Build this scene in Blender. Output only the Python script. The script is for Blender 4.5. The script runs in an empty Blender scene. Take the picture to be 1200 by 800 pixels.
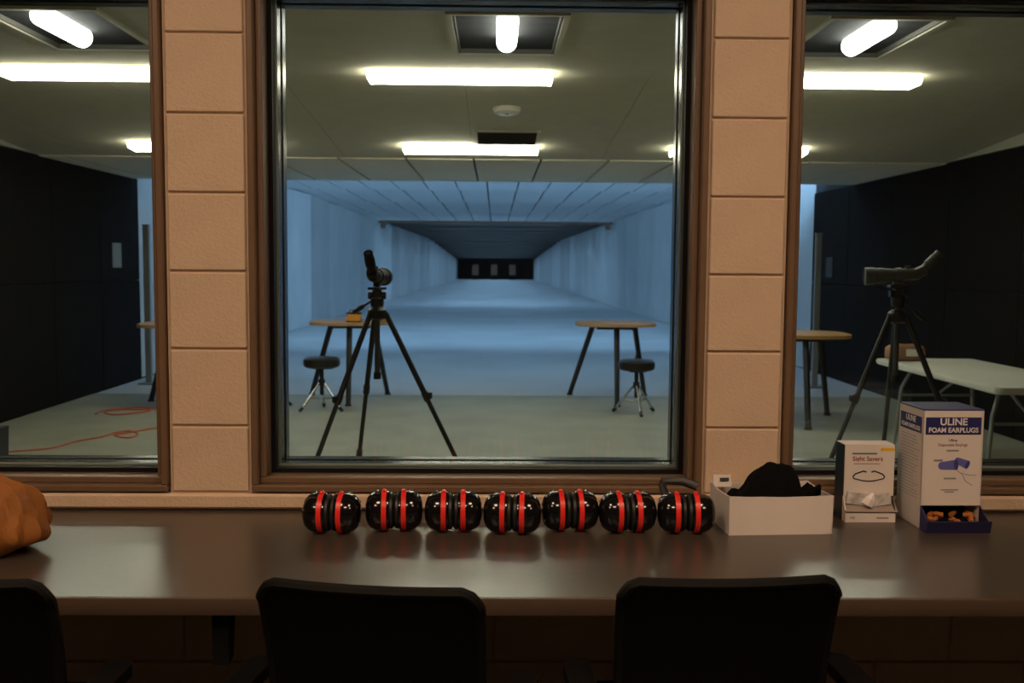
import bpy, bmesh, math, random
from mathutils import Vector, Matrix

random.seed(7)
SC = bpy.context.scene
COL = SC.collection
R = math.radians
PI = math.pi

# ------------------------------------------------------------------ camera
EYE = 1.42
FPX = 1155.0
cam_d = bpy.data.cameras.new('camera')
cam = bpy.data.objects.new('camera', cam_d)
COL.objects.link(cam)
cam_d.sensor_width = 36.0
cam_d.lens = 36.0 * FPX / 1200.0
cam_d.clip_end = 300
CAMROT = Matrix.Rotation(R(-0.99), 3, 'Z') @ Matrix.Rotation(R(90 - 4.42), 3, 'X') @ Matrix.Rotation(R(0.42), 3, 'Z')
cam.matrix_world = Matrix.Translation((0, 0, EYE)) @ CAMROT.to_4x4()
cam_d.dof.use_dof = True
cam_d.dof.focus_distance = 2.45
cam_d.dof.aperture_fstop = 6.3
SC.camera = cam

# ------------------------------------------------------------------ world and exposure
w = bpy.data.worlds.new('world')
SC.world = w
w.use_nodes = True
w.node_tree.nodes['Background'].inputs[0].default_value = (0.0, 0.0, 0.0, 1)
w.node_tree.nodes['Background'].inputs[1].default_value = 0.0
SC.view_settings.view_transform = 'Standard'
SC.view_settings.look = 'None'
SC.view_settings.exposure = 0.0
SC.view_settings.gamma = 1.0
SC.view_settings.use_curve_mapping = False
SC.cycles.max_bounces = 10
SC.cycles.diffuse_bounces = 6
SC.cycles.transparent_max_bounces = 16
SC.cycles.sample_clamp_indirect = 4.0
SC.cycles.use_denoising = True

# lamp strengths, kept together for tuning
E_FLUO = 16.0      # ceiling fluorescents over the firing area
E_VENT = 13.0
E_FLOOD = 62.0     # cold flood strips behind the header
E_SLOT = 30.0      # cold strips in the tunnel ceiling slots
E_ROOM = 21.0      # warm panels over the viewing room
COLD = (0.37, 0.64, 1.0)
FLUO = (1.0, 0.94, 0.74)
WARM = (1.0, 0.68, 0.44)

# ------------------------------------------------------------------ pixel helpers (1200 x 800 frame)
def ray(px, py):
    return (CAMROT @ Vector((px - 600.0, 400.0 - py, -FPX))).normalized()
def at_y(px, py, Y):
    d = ray(px, py); t = Y / d.y
    return Vector((d.x * t, Y, EYE + d.z * t))
def at_z(px, py, Z):
    d = ray(px, py); t = (Z - EYE) / d.z
    return Vector((d.x * t, d.y * t, Z))
def at_x(px, py, X):
    d = ray(px, py); t = X / d.x
    return Vector((X, d.y * t, EYE + d.z * t))

# ------------------------------------------------------------------ materials
MATS = {}
def mat(name, col, rough=0.6, metal=0.0, var=0.0, scale=20.0, bump=0.0, bscale=None, emit=None, estr=0.0, spec=0.5, coat=0.0):
    if name in MATS:
        return MATS[name]
    m = bpy.data.materials.new(name); m.use_nodes = True
    nt = m.node_tree; b = nt.nodes['Principled BSDF']
    b.inputs['Base Color'].default_value = (*col, 1)
    b.inputs['Roughness'].default_value = rough
    b.inputs['Metallic'].default_value = metal
    b.inputs['Specular IOR Level'].default_value = spec
    b.inputs['Coat Weight'].default_value = coat
    if var > 0 or bump > 0:
        tc = nt.nodes.new('ShaderNodeTexCoord')
        nz = nt.nodes.new('ShaderNodeTexNoise')
        nz.inputs['Scale'].default_value = scale
        nz.inputs['Detail'].default_value = 6
        nt.links.new(tc.outputs['Object'], nz.inputs['Vector'])
        if var > 0:
            cr = nt.nodes.new('ShaderNodeValToRGB')
            cr.color_ramp.elements[0].position = 0.3
            cr.color_ramp.elements[1].position = 0.7
            cr.color_ramp.elements[0].color = (*[c * (1 - var) for c in col], 1)
            cr.color_ramp.elements[1].color = (*[min(1, c * (1 + var)) for c in col], 1)
            nt.links.new(nz.outputs['Fac'], cr.inputs['Fac'])
            nt.links.new(cr.outputs['Color'], b.inputs['Base Color'])
        if bump > 0:
            n2 = nt.nodes.new('ShaderNodeTexNoise')
            n2.inputs['Scale'].default_value = bscale or scale * 3
            n2.inputs['Detail'].default_value = 4
            nt.links.new(tc.outputs['Object'], n2.inputs['Vector'])
            bp = nt.nodes.new('ShaderNodeBump')
            bp.inputs['Strength'].default_value = bump
            bp.inputs['Distance'].default_value = 0.01
            nt.links.new(n2.outputs['Fac'], bp.inputs['Height'])
            nt.links.new(bp.outputs['Normal'], b.inputs['Normal'])
    if emit:
        b.inputs['Emission Color'].default_value = (*emit, 1)
        b.inputs['Emission Strength'].default_value = estr
    MATS[name] = m
    return m

def glass_mat():
    m = bpy.data.materials.new('window_glass'); m.use_nodes = True
    nt = m.node_tree; nt.nodes.clear()
    o = nt.nodes.new('ShaderNodeOutputMaterial')
    mx = nt.nodes.new('ShaderNodeMixShader')
    tr = nt.nodes.new('ShaderNodeBsdfTransparent'); tr.inputs[0].default_value = (0.965, 0.98, 0.972, 1)
    gl = nt.nodes.new('ShaderNodeBsdfGlossy'); gl.inputs['Roughness'].default_value = 0.0
    lw = nt.nodes.new('ShaderNodeLayerWeight'); lw.inputs['Blend'].default_value = 0.5
    pw = nt.nodes.new('ShaderNodeMath'); pw.operation = 'POWER'; pw.inputs[1].default_value = 5
    ma = nt.nodes.new('ShaderNodeMath'); ma.operation = 'MULTIPLY_ADD'; ma.inputs[1].default_value = 0.8; ma.inputs[2].default_value = 0.025
    nt.links.new(lw.outputs['Facing'], pw.inputs[0])
    nt.links.new(pw.outputs[0], ma.inputs[0])
    nt.links.new(ma.outputs[0], mx.inputs[0])
    nt.links.new(tr.outputs[0], mx.inputs[1]); nt.links.new(gl.outputs[0], mx.inputs[2])
    nt.links.new(mx.outputs[0], o.inputs[0])
    return m
M_GLASS = glass_mat()

M_BLOCK = mat('painted_block', (0.66, 0.50, 0.36), 0.55, var=0.05, scale=9, bump=0.25, bscale=140)
M_MORTAR = mat('painted_mortar', (0.56, 0.42, 0.30), 0.75, var=0.06, scale=15)
M_FRAME = mat('brown_frame_metal', (0.17, 0.105, 0.062), 0.42, var=0.08, scale=8)
M_GASKET = mat('black_gasket', (0.008, 0.008, 0.008), 0.6, spec=0.15)
M_STOP = mat('glazing_stop_metal', (0.16, 0.17, 0.14), 0.6, spec=0.2)
M_JAMB = mat('dark_jamb_metal', (0.030, 0.034, 0.038), 0.20, spec=0.22)
M_COUNTER = mat('counter_laminate', (0.060, 0.047, 0.038), 0.29, var=0.10, scale=60, spec=0.7)
M_COUNTERED = mat('counter_edge', (0.075, 0.05, 0.036), 0.35, var=0.06, scale=30)
M_BLACKPL = mat('black_plastic', (0.010, 0.010, 0.010), 0.35)
M_GLOSSBLACK = mat('gloss_black_shell', (0.006, 0.006, 0.007), 0.12, coat=0.3)
M_RED = mat('red_ring_plastic', (0.85, 0.028, 0.018), 0.35)
M_CUSH = mat('black_cushion', (0.012, 0.012, 0.012), 0.45)
M_WIRE = mat('steel_wire', (0.4, 0.4, 0.4), 0.3, metal=1.0)
M_MESH = mat('chair_mesh', (0.003, 0.003, 0.003), 0.9, bump=0.4, bscale=400, scale=100, spec=0.1)
M_CHROME = mat('chrome', (0.75, 0.75, 0.75), 0.15, metal=1.0)
M_SEATF = mat('chair_fabric', (0.005, 0.005, 0.005), 0.9, bump=0.2, bscale=300, spec=0.1)
M_CHAIRPL = mat('chair_plastic', (0.004, 0.004, 0.004), 0.55, spec=0.25)
M_WHITECARD = mat('white_card', (0.72, 0.66, 0.62), 0.6, var=0.03, scale=12)
M_CLOTH = mat('black_cloth', (0.004, 0.004, 0.0045), 0.95, bump=0.5, bscale=120, spec=0.1)
M_ORANGE = mat('orange_canvas', (0.29, 0.105, 0.018), 0.75, var=0.18, scale=14, bump=0.3, bscale=90)
M_STITCH = mat('dark_canvas', (0.20, 0.06, 0.012), 0.8)
M_NAVY = mat('navy_card', (0.020, 0.022, 0.13), 0.5)
M_NAVYD = mat('dark_navy_card', (0.012, 0.013, 0.06), 0.5)
M_TEAL = mat('dark_teal_card', (0.010, 0.028, 0.040), 0.5)
M_INKR = mat('dark_red_ink', (0.28, 0.03, 0.06), 0.6)
M_INK = mat('black_ink', (0.02, 0.02, 0.025), 0.6)
M_INKG = mat('grey_ink', (0.28, 0.25, 0.25), 0.6)
M_INKT = mat('teal_ink', (0.08, 0.18, 0.2), 0.6)
M_INKW = mat('white_ink', (0.78, 0.74, 0.74), 0.6)
M_INKB = mat('violet_blue_ink', (0.12, 0.13, 0.42), 0.6)
M_INKB2 = mat('deep_blue_ink', (0.045, 0.05, 0.24), 0.6)
M_YEL = mat('yellow_ink', (0.75, 0.45, 0.02), 0.6)
M_FOAM = mat('orange_foam', (0.42, 0.14, 0.03), 0.8)
M_TISSUE = mat('tissue_sachet', (0.55, 0.53, 0.52), 0.5, var=0.3, scale=60)
M_TRAYG = mat('grey_tray_card', (0.30, 0.25, 0.22), 0.6)

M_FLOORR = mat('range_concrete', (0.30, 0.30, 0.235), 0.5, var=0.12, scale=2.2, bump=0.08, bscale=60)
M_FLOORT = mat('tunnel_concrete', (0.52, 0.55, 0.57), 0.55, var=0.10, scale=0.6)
M_CEILR = mat('ceiling_board', (0.50, 0.47, 0.36), 0.85, var=0.05, scale=6)
M_CEILT = mat('acoustic_tile', (0.74, 0.68, 0.52), 0.9, var=0.05, scale=10)
M_GAP = mat('dark_joint', (0.03, 0.03, 0.03), 0.9)
M_DARKWALL = mat('dark_wall_panel', (0.008, 0.0075, 0.007), 0.9, var=0.15, scale=5, spec=0.08)
M_TUNW = mat('tunnel_wall_panel', (0.56, 0.59, 0.60), 0.7, var=0.08, scale=1.2)
def slab_tones(m, lo, hi):
    nt = m.node_tree; b = nt.nodes['Principled BSDF']
    src = b.inputs['Base Color'].links[0].from_socket
    oi = nt.nodes.new('ShaderNodeObjectInfo'); mr = nt.nodes.new('ShaderNodeMapRange')
    mr.inputs['To Min'].default_value = lo; mr.inputs['To Max'].default_value = hi
    vm = nt.nodes.new('ShaderNodeVectorMath'); vm.operation = 'SCALE'
    nt.links.new(oi.outputs['Random'], mr.inputs['Value']); nt.links.new(src, vm.inputs[0])
    nt.links.new(mr.outputs[0], vm.inputs['Scale']); nt.links.new(vm.outputs[0], b.inputs['Base Color'])
slab_tones(M_TUNW, 0.82, 1.12)
M_TUNC = mat('tunnel_ceiling_panel', (0.74, 0.76, 0.77), 0.8, var=0.05, scale=2)
M_DARKC = mat('dark_baffle', (0.05, 0.045, 0.042), 0.9, var=0.1, scale=0.5)
M_BEAM = mat('brown_beam', (0.10, 0.06, 0.04), 0.8)
M_TRAP = mat('bullet_trap', (0.012, 0.010, 0.012), 0.8)
M_TARGET = mat('cardboard_target', (0.20, 0.12, 0.085), 0.8)
M_ROOMC = mat('viewing_ceiling', (0.55, 0.50, 0.44), 0.9)
M_ROOMW = mat('viewing_dark_wall', (0.03, 0.024, 0.02), 0.9)
M_ROOMF = mat('viewing_carpet', (0.03, 0.024, 0.02), 0.95, var=0.2, scale=60)
M_UNDER = mat('dado_paint', (0.16, 0.115, 0.08), 0.7, var=0.05, scale=9)
M_FIXT = mat('white_fixture_metal', (0.62, 0.60, 0.52), 0.45)
M_LENS = mat('fluorescent_lens', (0.8, 0.8, 0.75), 0.4, emit=FLUO, estr=E_FLUO)
M_LENS2 = mat('troffer_lens', (0.8, 0.8, 0.75), 0.4, emit=(1, 0.98, 0.9), estr=E_VENT)
M_FLOOD = mat('cold_flood_lens', (0.8, 0.8, 0.8), 0.4, emit=COLD, estr=6.0)
M_SLOT = mat('cold_slot_lens', (0.8, 0.8, 0.8), 0.4, emit=COLD, estr=E_SLOT)
M_ROOML = mat('warm_panel_lens', (0.8, 0.75, 0.7), 0.4, emit=WARM, estr=E_ROOM)
M_VENT = mat('vent_grille', (0.10, 0.095, 0.075), 0.6)
M_VENTD = mat('vent_dark', (0.03, 0.03, 0.027), 0.8)
M_PLY = mat('plywood', (0.40, 0.255, 0.15), 0.5, var=0.12, scale=6)
M_PLYO = mat('varnished_plywood', (0.46, 0.26, 0.09), 0.4, var=0.12, scale=6)
M_DKLEG = mat('black_leg_paint', (0.012, 0.012, 0.013), 0.45)
M_LEATHER = mat('black_vinyl', (0.010, 0.010, 0.010), 0.35)
M_TRIPOD = mat('tripod_black', (0.012, 0.012, 0.012), 0.4)
M_TRIPODG = mat('tripod_grey', (0.09, 0.095, 0.09), 0.4, metal=0.5)
M_SCOPEG = mat('scope_green_rubber', (0.085, 0.09, 0.07), 0.45)
M_SCOPEB = mat('scope_black', (0.010, 0.0095, 0.0095), 0.5, spec=0.12)
M_YCASE = mat('amber_box', (0.55, 0.24, 0.03), 0.5)
M_FOLDT = mat('white_plastic_table', (0.62, 0.62, 0.55), 0.45, var=0.03, scale=30)
M_GREYM = mat('grey_metal', (0.30, 0.31, 0.30), 0.4, metal=0.6)
M_BAG = mat('brown_bag_leather', (0.22, 0.105, 0.05), 0.65, var=0.2, scale=20)
M_CORD = mat('orange_cord_rubber', (0.50, 0.09, 0.035), 0.6)
M_PAPER = mat('paper_notice', (0.30, 0.30, 0.28), 0.8)
M_GREEN = mat('green_emblem', (0.05, 0.42, 0.22), 0.6)
M_BIN = mat('black_bin_plastic', (0.010, 0.011, 0.011), 0.5)
M_OBJG = mat('objective_glass', (0.03, 0.02, 0.04), 0.05, coat=1.0)

# ------------------------------------------------------------------ mesh helpers
def new():
    return bmesh.new()

def box(bm, c, s, rot=None, bev=0.0, seg=1):
    t = bmesh.new()
    bmesh.ops.create_cube(t, size=1.0)
    for v in t.verts:
        v.co = Vector((v.co.x * s[0], v.co.y * s[1], v.co.z * s[2]))
    if bev > 0:
        bmesh.ops.bevel(t, geom=t.edges[:], offset=bev, segments=seg, affect='EDGES', profile=0.5)
    mtx = Matrix.Translation(c)
    if rot is not None:
        mtx = mtx @ (rot.to_4x4() if isinstance(rot, Matrix) else Matrix(rot).to_4x4())
    t.transform(mtx)
    me = bpy.data.meshes.new('tmp'); t.to_mesh(me); t.free()
    bm.from_mesh(me); bpy.data.meshes.remove(me)
    return bm

def frame_of(d):
    d = d.normalized()
    up = Vector((0, 0, 1)) if abs(d.z) < 0.95 else Vector((1, 0, 0))
    a = d.cross(up).normalized(); b = a.cross(d).normalized()
    return a, b

def path(bm, pts, rads, n=10, caps=True, flat=1.0):
    pts = [Vector(p) for p in pts]
    if not isinstance(rads, (list, tuple)):
        rads = [rads] * len(pts)
    rings = []
    pa = None
    for i, p in enumerate(pts):
        if i == 0: d = pts[1] - pts[0]
        elif i == len(pts) - 1: d = pts[-1] - pts[-2]
        else: d = (pts[i + 1] - pts[i]).normalized() + (pts[i] - pts[i - 1]).normalized()
        d = d.normalized()
        if pa is None:
            a, b = frame_of(d)
        else:
            a = (pa - d * pa.dot(d)).normalized(); b = a.cross(d).normalized()
        pa = a
        rings.append([bm.verts.new(p + a * (rads[i] * math.cos(2 * PI * k / n)) + b * (rads[i] * flat * math.sin(2 * PI * k / n))) for k in range(n)])
    for i in range(len(rings) - 1):
        for k in range(n):
            bm.faces.new((rings[i][k], rings[i][(k + 1) % n], rings[i + 1][(k + 1) % n], rings[i + 1][k]))
    if caps:
        bm.faces.new(rings[0]); bm.faces.new(list(reversed(rings[-1])))
    bmesh.ops.recalc_face_normals(bm, faces=bm.faces[:])
    return bm

def tube(bm, p0, p1, r0, r1=None, n=10):
    return path(bm, [p0, p1], [r0, r0 if r1 is None else r1], n)

def lathe(bm, prof, n=24, mtx=None, sx=1.0, sy=1.0):
    """profile of (radius, height) turned about local Z"""
    rings = []
    new_verts = []
    for r, h in prof:
        if r < 1e-6:
            v = bm.verts.new((0, 0, h)); rings.append([v]); new_verts.append(v)
        else:
            ring = [bm.verts.new((r * sx * math.cos(2 * PI * k / n), r * sy * math.sin(2 * PI * k / n), h)) for k in range(n)]
            rings.append(ring); new_verts += ring
    for i in range(len(rings) - 1):
        A, B = rings[i], rings[i + 1]
        for k in range(n):
            if len(A) == 1 and len(B) == 1: continue
            if len(A) == 1: bm.faces.new((A[0], B[k], B[(k + 1) % n]))
            elif len(B) == 1: bm.faces.new((A[k], A[(k + 1) % n], B[0]))
            else: bm.faces.new((A[k], A[(k + 1) % n], B[(k + 1) % n], B[k]))
    if len(rings[0]) > 1: bm.faces.new(rings[0])
    if len(rings[-1]) > 1: bm.faces.new(rings[-1])
    if mtx is not None:
        for v in new_verts: v.co = mtx @ v.co
    bmesh.ops.recalc_face_normals(bm, faces=bm.faces[:])
    return bm

def prism(bm, poly, axis, a0, a1):
    """extrude a 2D outline along an axis ('x': outline in y,z / 'y': x,z / 'z': x,y)"""
    def P(u, v, a):
        return {'x': (a, u, v), 'y': (u, a, v), 'z': (u, v, a)}[axis]
    A = [bm.verts.new(P(u, v, a0)) for u, v in poly]
    B = [bm.verts.new(P(u, v, a1)) for u, v in poly]
    n = len(poly)
    bm.faces.new(A); bm.faces.new(list(reversed(B)))
    for i in range(n):
        bm.faces.new((A[i], B[i], B[(i + 1) % n], A[(i + 1) % n]))
    bmesh.ops.recalc_face_normals(bm, faces=bm.faces[:])
    return bm

def rounded_rect(wd, ht, r, n=5):
    pts = []
    for cx, cy, a0 in ((wd / 2 - r, ht / 2 - r, 0), (-wd / 2 + r, ht / 2 - r, 90), (-wd / 2 + r, -ht / 2 + r, 180), (wd / 2 - r, -ht / 2 + r, 270)):
        for i in range(n + 1):
            a = R(a0 + 90 * i / n)
            pts.append((cx + r * math.cos(a), cy + r * math.sin(a)))
    return pts

def mk(name, bm, m, parent=None, loc=None, rot=None, smooth=False):
    me = bpy.data.meshes.new(name)
    bm.to_mesh(me); bm.free()
    me.materials.append(m)
    if smooth:
        for p in me.polygons: p.use_smooth = True
        try: me.set_sharp_from_angle(angle=R(38))
        except Exception: pass
    return mkm(name, me, parent, loc, rot)

def mkm(name, me, parent=None, loc=None, rot=None):
    o = bpy.data.objects.new(name, me)
    COL.objects.link(o)
    if parent: o.parent = parent
    if loc is not None: o.location = loc
    if rot is not None: o.rotation_euler = rot
    return o

def tag(o, label, cat, group=None, kind=None):
    o['label'] = label; o['category'] = cat
    if group: o['group'] = group
    if kind: o['kind'] = kind
    return o

def thing(name, label, cat, loc=(0, 0, 0), rz=0.0, group=None, kind=None):
    o = bpy.data.objects.new(name, None)
    COL.objects.link(o)
    o.empty_display_size = 0.1
    o.location = loc; o.rotation_euler = (0, 0, rz)
    return tag(o, label, cat, group, kind)

def dup(root, label, loc, rz=0.0):
    def cp(o, par):
        c = o.copy(); COL.objects.link(c); c.parent = par
        for ch in list(o.children): cp(ch, c)
        return c
    r = cp(root, None)
    r.location = loc; r.rotation_euler = (0, 0, rz); r['label'] = label
    return r

def text(name, s, size, m, parent, loc, rot=(PI / 2, 0, 0), bold=0.0, align='CENTER', sx=1.0):
    cu = bpy.data.curves.new('t', 'FONT')
    cu.body = s; cu.size = size; cu.align_x = align; cu.align_y = 'CENTER'
    cu.offset = bold; cu.extrude = 0.0002
    t = bpy.data.objects.new('t', cu); COL.objects.link(t)
    dg = bpy.context.evaluated_depsgraph_get()
    me = bpy.data.meshes.new_from_object(t.evaluated_get(dg))
    bpy.data.objects.remove(t); bpy.data.curves.remove(cu)
    me.materials.clear(); me.materials.append(m)
    for v in me.vertices: v.co.x *= sx
    return mkm(name, me, parent, loc, rot)

# ================================================================== VIEWING ROOM SHELL
WY = 2.50            # viewing face of the block wall
WT = 0.24            # wall thickness
WIN_B, WIN_T = 0.835, 2.155
BAYS = [(-2.009, -0.829), (-0.622, 0.536), (0.739, 1.919)]
RX0, RX1 = -3.4, 3.4
COUNTER_Z = 0.79
RX, RY1 = 4.35, 11.93

bm = box(new(), (0, 0.35, -0.05), (RX1 - RX0, 4.3, 0.1))
tag(mk('floor', bm, M_ROOMF), 'dark carpeted floor under the counter and office chairs', 'floor', kind='structure')
bm = box(new(), (0, 0.35, 3.15), (RX1 - RX0, 4.3, 0.1))
tag(mk('ceiling', bm, M_ROOMC), 'pale ceiling over the viewing counter', 'ceiling', kind='structure')
bm = box(new(), (0, -1.85, 1.55), (RX1 - RX0, 0.1, 3.1))
tag(mk('wall_back', bm, M_ROOMW), 'dark back wall of the viewing room facing the windows', 'wall', kind='structure')
for nm, x in (('wall_left', RX0 - 0.05), ('wall_right', RX1 + 0.05)):
    bm = box(new(), (x, 0.35, 1.55), (0.1, 4.3, 3.1))
    tag(mk(nm, bm, M_ROOMW), 'dark side wall at the %s end of the counter' % nm.split('_')[1], 'wall', kind='structure')

# ---- front wall: mortar core plus single blocks
wf = thing('wall_front', 'tan painted concrete block wall with three windows above the counter', 'wall', (0, WY, 0), kind='structure')
core = new()
def core_box(x0, x1, z0, z1):
    box(core, ((x0 + x1) / 2, WT / 2 + 0.002, (z0 + z1) / 2), (x1 - x0, WT - 0.010, z1 - z0))
core_box(RX0, RX1, 0, WIN_B - 0.004)
core_box(RX0, RX1, WIN_T, 3.1)
edges = [RX0] + [e for b in BAYS for e in b] + [RX1]
for i in range(0, len(edges), 2):
    core_box(edges[i], edges[i + 1], WIN_B - 0.004, WIN_T)
mk('mortar_core', core, M_MORTAR, wf)
JZ = [at_y(240, y, WY).z for y in (499, 411, 319, 225, 131, 38)]
z1 = JZ[0]; pitch = (JZ[-1] - JZ[0]) / 5
BLOCKS = {}
def block(x0, x1, z0, z1, front=0.0):
    s = (round(x1 - x0 - 0.006, 3), round(z1 - z0 - 0.005, 3))
    if s not in BLOCKS:
        b = box(new(), (0, 0, 0), (s[0], 0.05, s[1]), bev=0.003)
        me = bpy.data.meshes.new('block'); b.to_mesh(me); b.free(); me.materials.append(M_BLOCK)
        BLOCKS[s] = me
    mkm('block', BLOCKS[s], wf, ((x0 + x1) / 2, 0.025 - front, (z0 + z1) / 2))
zs = [WIN_B] + [z1 + pitch * k for k in range(6)] + [WIN_T + 0.02]
for (a, b_) in ((BAYS[0][1], BAYS[1][0]), (BAYS[1][1], BAYS[2][0])):
    for k in range(len(zs) - 1):
        block(a + 0.004, b_ - 0.004, zs[k], zs[k + 1])
for (a, b_) in ((RX0, BAYS[0][0]), (BAYS[2][1], RX1)):
    n = 3; wdt = (b_ - a) / n
    for k in range(len(zs) - 1):
        off = wdt / 2 if k % 2 else 0
        xs = [a] + [a + off + wdt * i for i in range(1, n)] + [b_] if off == 0 else [a, a + wdt / 2] + [a + wdt / 2 + wdt * i for i in range(1, n)] + [b_]
        for i in range(len(xs) - 1):
            block(xs[i], xs[i + 1], zs[k], zs[k + 1])
for k in range(4):                       # courses hidden in the dark below the counter
    za, zb = k * 0.195, (k + 1) * 0.195
    x = RX0 + (0 if k % 2 else -0.2)
    while x < RX1 - 0.02:
        block(max(x, RX0), min(x + 0.4, RX1), za, zb); x += 0.4
bm = box(new(), (0, 0.018, (COUNTER_Z + WIN_B) / 2 + 0.001), (RX1 - RX0, 0.06, WIN_B - COUNTER_Z - 0.006), bev=0.006)
mk('ledge', bm, M_BLOCK, wf)

# ---- windows
for i, (x0, x1) in enumerate(BAYS):
    nm = ['leftmost', 'middle', 'rightmost'][i]
    wn = thing('window_%d' % (i + 1), '%s brown framed double glazed window looking into the range' % nm, 'window', ((x0 + x1) / 2, WY, WIN_B), kind='structure')
    W_, H_ = x1 - x0, WIN_T - WIN_B
    def rect_frame(name, inset, wid, ya, yb, m, bev=0.0, par=wn):
        for side in range(4):
            a = inset; b2 = inset + wid; yc = (ya + yb) / 2; yd = yb - ya
            if side == 0: c, s = (0, yc, a + wid / 2), (W_ - 2 * a, yd, wid)
            elif side == 1: c, s = (0, yc, H_ - a - wid / 2), (W_ - 2 * a, yd, wid)
            elif side == 2: c, s = (-W_ / 2 + a + wid / 2, yc, H_ / 2), (wid, yd, H_ - 2 * b2)
            else: c, s = (W_ / 2 - a - wid / 2, yc, H_ / 2), (wid, yd, H_ - 2 * b2)
            mk(name, box(new(), c, s, bev=bev), m, par)
    rect_frame('frame_member', 0.003, 0.017, -0.012, 0.09, M_FRAME, 0.003)
    rect_frame('frame_stop', 0.020, 0.016, 0.014, 0.09, M_FRAME, 0.002)
    rect_frame('gasket', 0.036, 0.012, 0.072, 0.100, M_GASKET)
    rect_frame('glazing_bead', 0.040, 0.011, 0.104, 0.125, M_STOP, 0.001)
    rect_frame('jamb_liner', 0.003, 0.046, 0.126, 0.235, M_JAMB)
    rect_frame('outer_gasket', 0.047, 0.004, 0.180, 0.19, M_GASKET)
    for k, y in enumerate((0.101, 0.19)):
        mk('pane', box(new(), (0, y + 0.003, H_ / 2), (W_ - 0.085, 0.006, H_ - 0.085)), M_GLASS, wn)

# ---- counter
ct = thing('counter', 'long dark brown laminate counter running below the windows', 'counter', (0, 2.17, COUNTER_Z))
CF = at_z(640, 702, COUNTER_Z).y
bm = box(new(), (0, (CF + 0.012 + WY - 0.006) / 2 - 2.17, -0.016), (RX1 - RX0 - 0.02, WY - CF - 0.018, 0.032))
mk('worktop', bm, M_COUNTER, ct)
bm = box(new(), (0, CF + 0.006 - 2.17, -0.0165), (RX1 - RX0 - 0.02, 0.012, 0.034), bev=0.003, seg=2)
mk('edge_band', bm, M_COUNTERED, ct, smooth=True)
pb = at_y(259, 740, CF + 0.04)
br = thing('counter_bracket', 'black steel bracket under the counter between the left and middle chairs', 'bracket', (pb.x, WY, COUNTER_Z - 0.033))
CD = WY - CF
b = prism(new(), [(-CD + 0.035, 0), (-CD + 0.085, 0), (-CD + 0.070, -0.105), (-CD + 0.035, -0.110)], 'x', -0.016, 0.016)
mk('drop_plate', b, M_CHAIRPL, br)
mk('top_plate', box(new(), (0, -CD + 0.09, -0.004), (0.05, 0.13, 0.006), bev=0.001), M_CHAIRPL, br)

# ---- warm ceiling panels of the viewing room
for k, (x, y) in enumerate(((-2.0, -0.35), (0.0, -0.35), (2.0, -0.35), (-1.0, 0.75), (1.0, 0.75))):
    l = thing('ceiling_panel_light', ['warm ceiling panel light over the left chair', 'warm ceiling panel light over the middle of the room', 'warm ceiling panel light over the right end', 'warm ceiling panel light nearer the wall, left one', 'warm ceiling panel light nearer the wall, right one'][k], 'ceiling light', (x, y, 3.1), group='warm panel lights over the viewing room')
    b = new()
    for sx, sy, cx, cy in ((0.64, 0.03, 0, 0.305), (0.64, 0.03, 0, -0.305), (0.03, 0.58, 0.305, 0), (0.03, 0.58, -0.305, 0)):
        box(b, (cx, cy, -0.02), (sx, sy, 0.04))
    mk('frame', b, M_FIXT, l)
    mk('diffuser', box(new(), (0, 0, -0.012), (0.58, 0.58, 0.016)), M_ROOML, l)

# ================================================================== RANGE SHELL
# near floor and tunnel floor
Y0 = WY + WT
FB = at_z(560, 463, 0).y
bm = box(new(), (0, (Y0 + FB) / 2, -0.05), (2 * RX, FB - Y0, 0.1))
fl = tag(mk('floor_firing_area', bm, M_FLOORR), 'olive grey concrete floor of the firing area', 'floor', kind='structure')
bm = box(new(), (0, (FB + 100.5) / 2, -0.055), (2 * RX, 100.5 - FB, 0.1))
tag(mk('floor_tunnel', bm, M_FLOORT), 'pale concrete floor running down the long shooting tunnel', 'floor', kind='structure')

# ceiling profile over the firing area: flat, falling, then a low tiled strip
y1, y2 = 6.50, 8.92
CN = at_y(539, 85, y1 - 0.12).z + 0.020
z2 = at_y(551, 178, y2 - 0.12).z + 0.020
YS, YT, CLOW = 6.64, 9.52, 2.42
slope = math.atan2(CN - z2, y2 - 0.12 - YS)
CMID = max(CN - (YT - YS) * math.tan(slope), CLOW + 0.012)
slope = math.atan2(CN - CMID, YT - YS)
def ceil_hit(px, py):
    d = ray(px, py); n = Vector((0, math.sin(slope), math.cos(slope))); p0 = Vector((0, YS, CN))
    t = (p0 - Vector((0, 0, EYE))).dot(n) / d.dot(n)
    return Vector((0, 0, EYE)) + d * t
cl = thing('ceiling_firing_area', 'dull beige ceiling boards over the firing area', 'ceiling', (0, 0, 0), kind='structure')
b = prism(new(), [(Y0, CN + 0.02), (YS, CN + 0.02), (YT, CMID + 0.02), (YT + 0.01, CLOW + 0.02), (RY1, CLOW + 0.02), (RY1, CLOW + 0.06), (YT, CMID + 0.06), (YS, CN + 0.06), (Y0, CN + 0.06)], 'x', -RX, RX)
mk('backing', b, M_GAP, cl)
VENTS = []
for (x, y) in ((at_z(79, 33, CN - 0.01).x, 5.43), (at_z(594, 44, CN - 0.01).x, 5.43), (at_z(1002, 50, CN - 0.01).x, 5.43)):
    VENTS.append((x, y, CN, 0))
vx = ceil_hit(594, 161)
VENTS.append((vx.x, vx.y, vx.z, 1))
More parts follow.
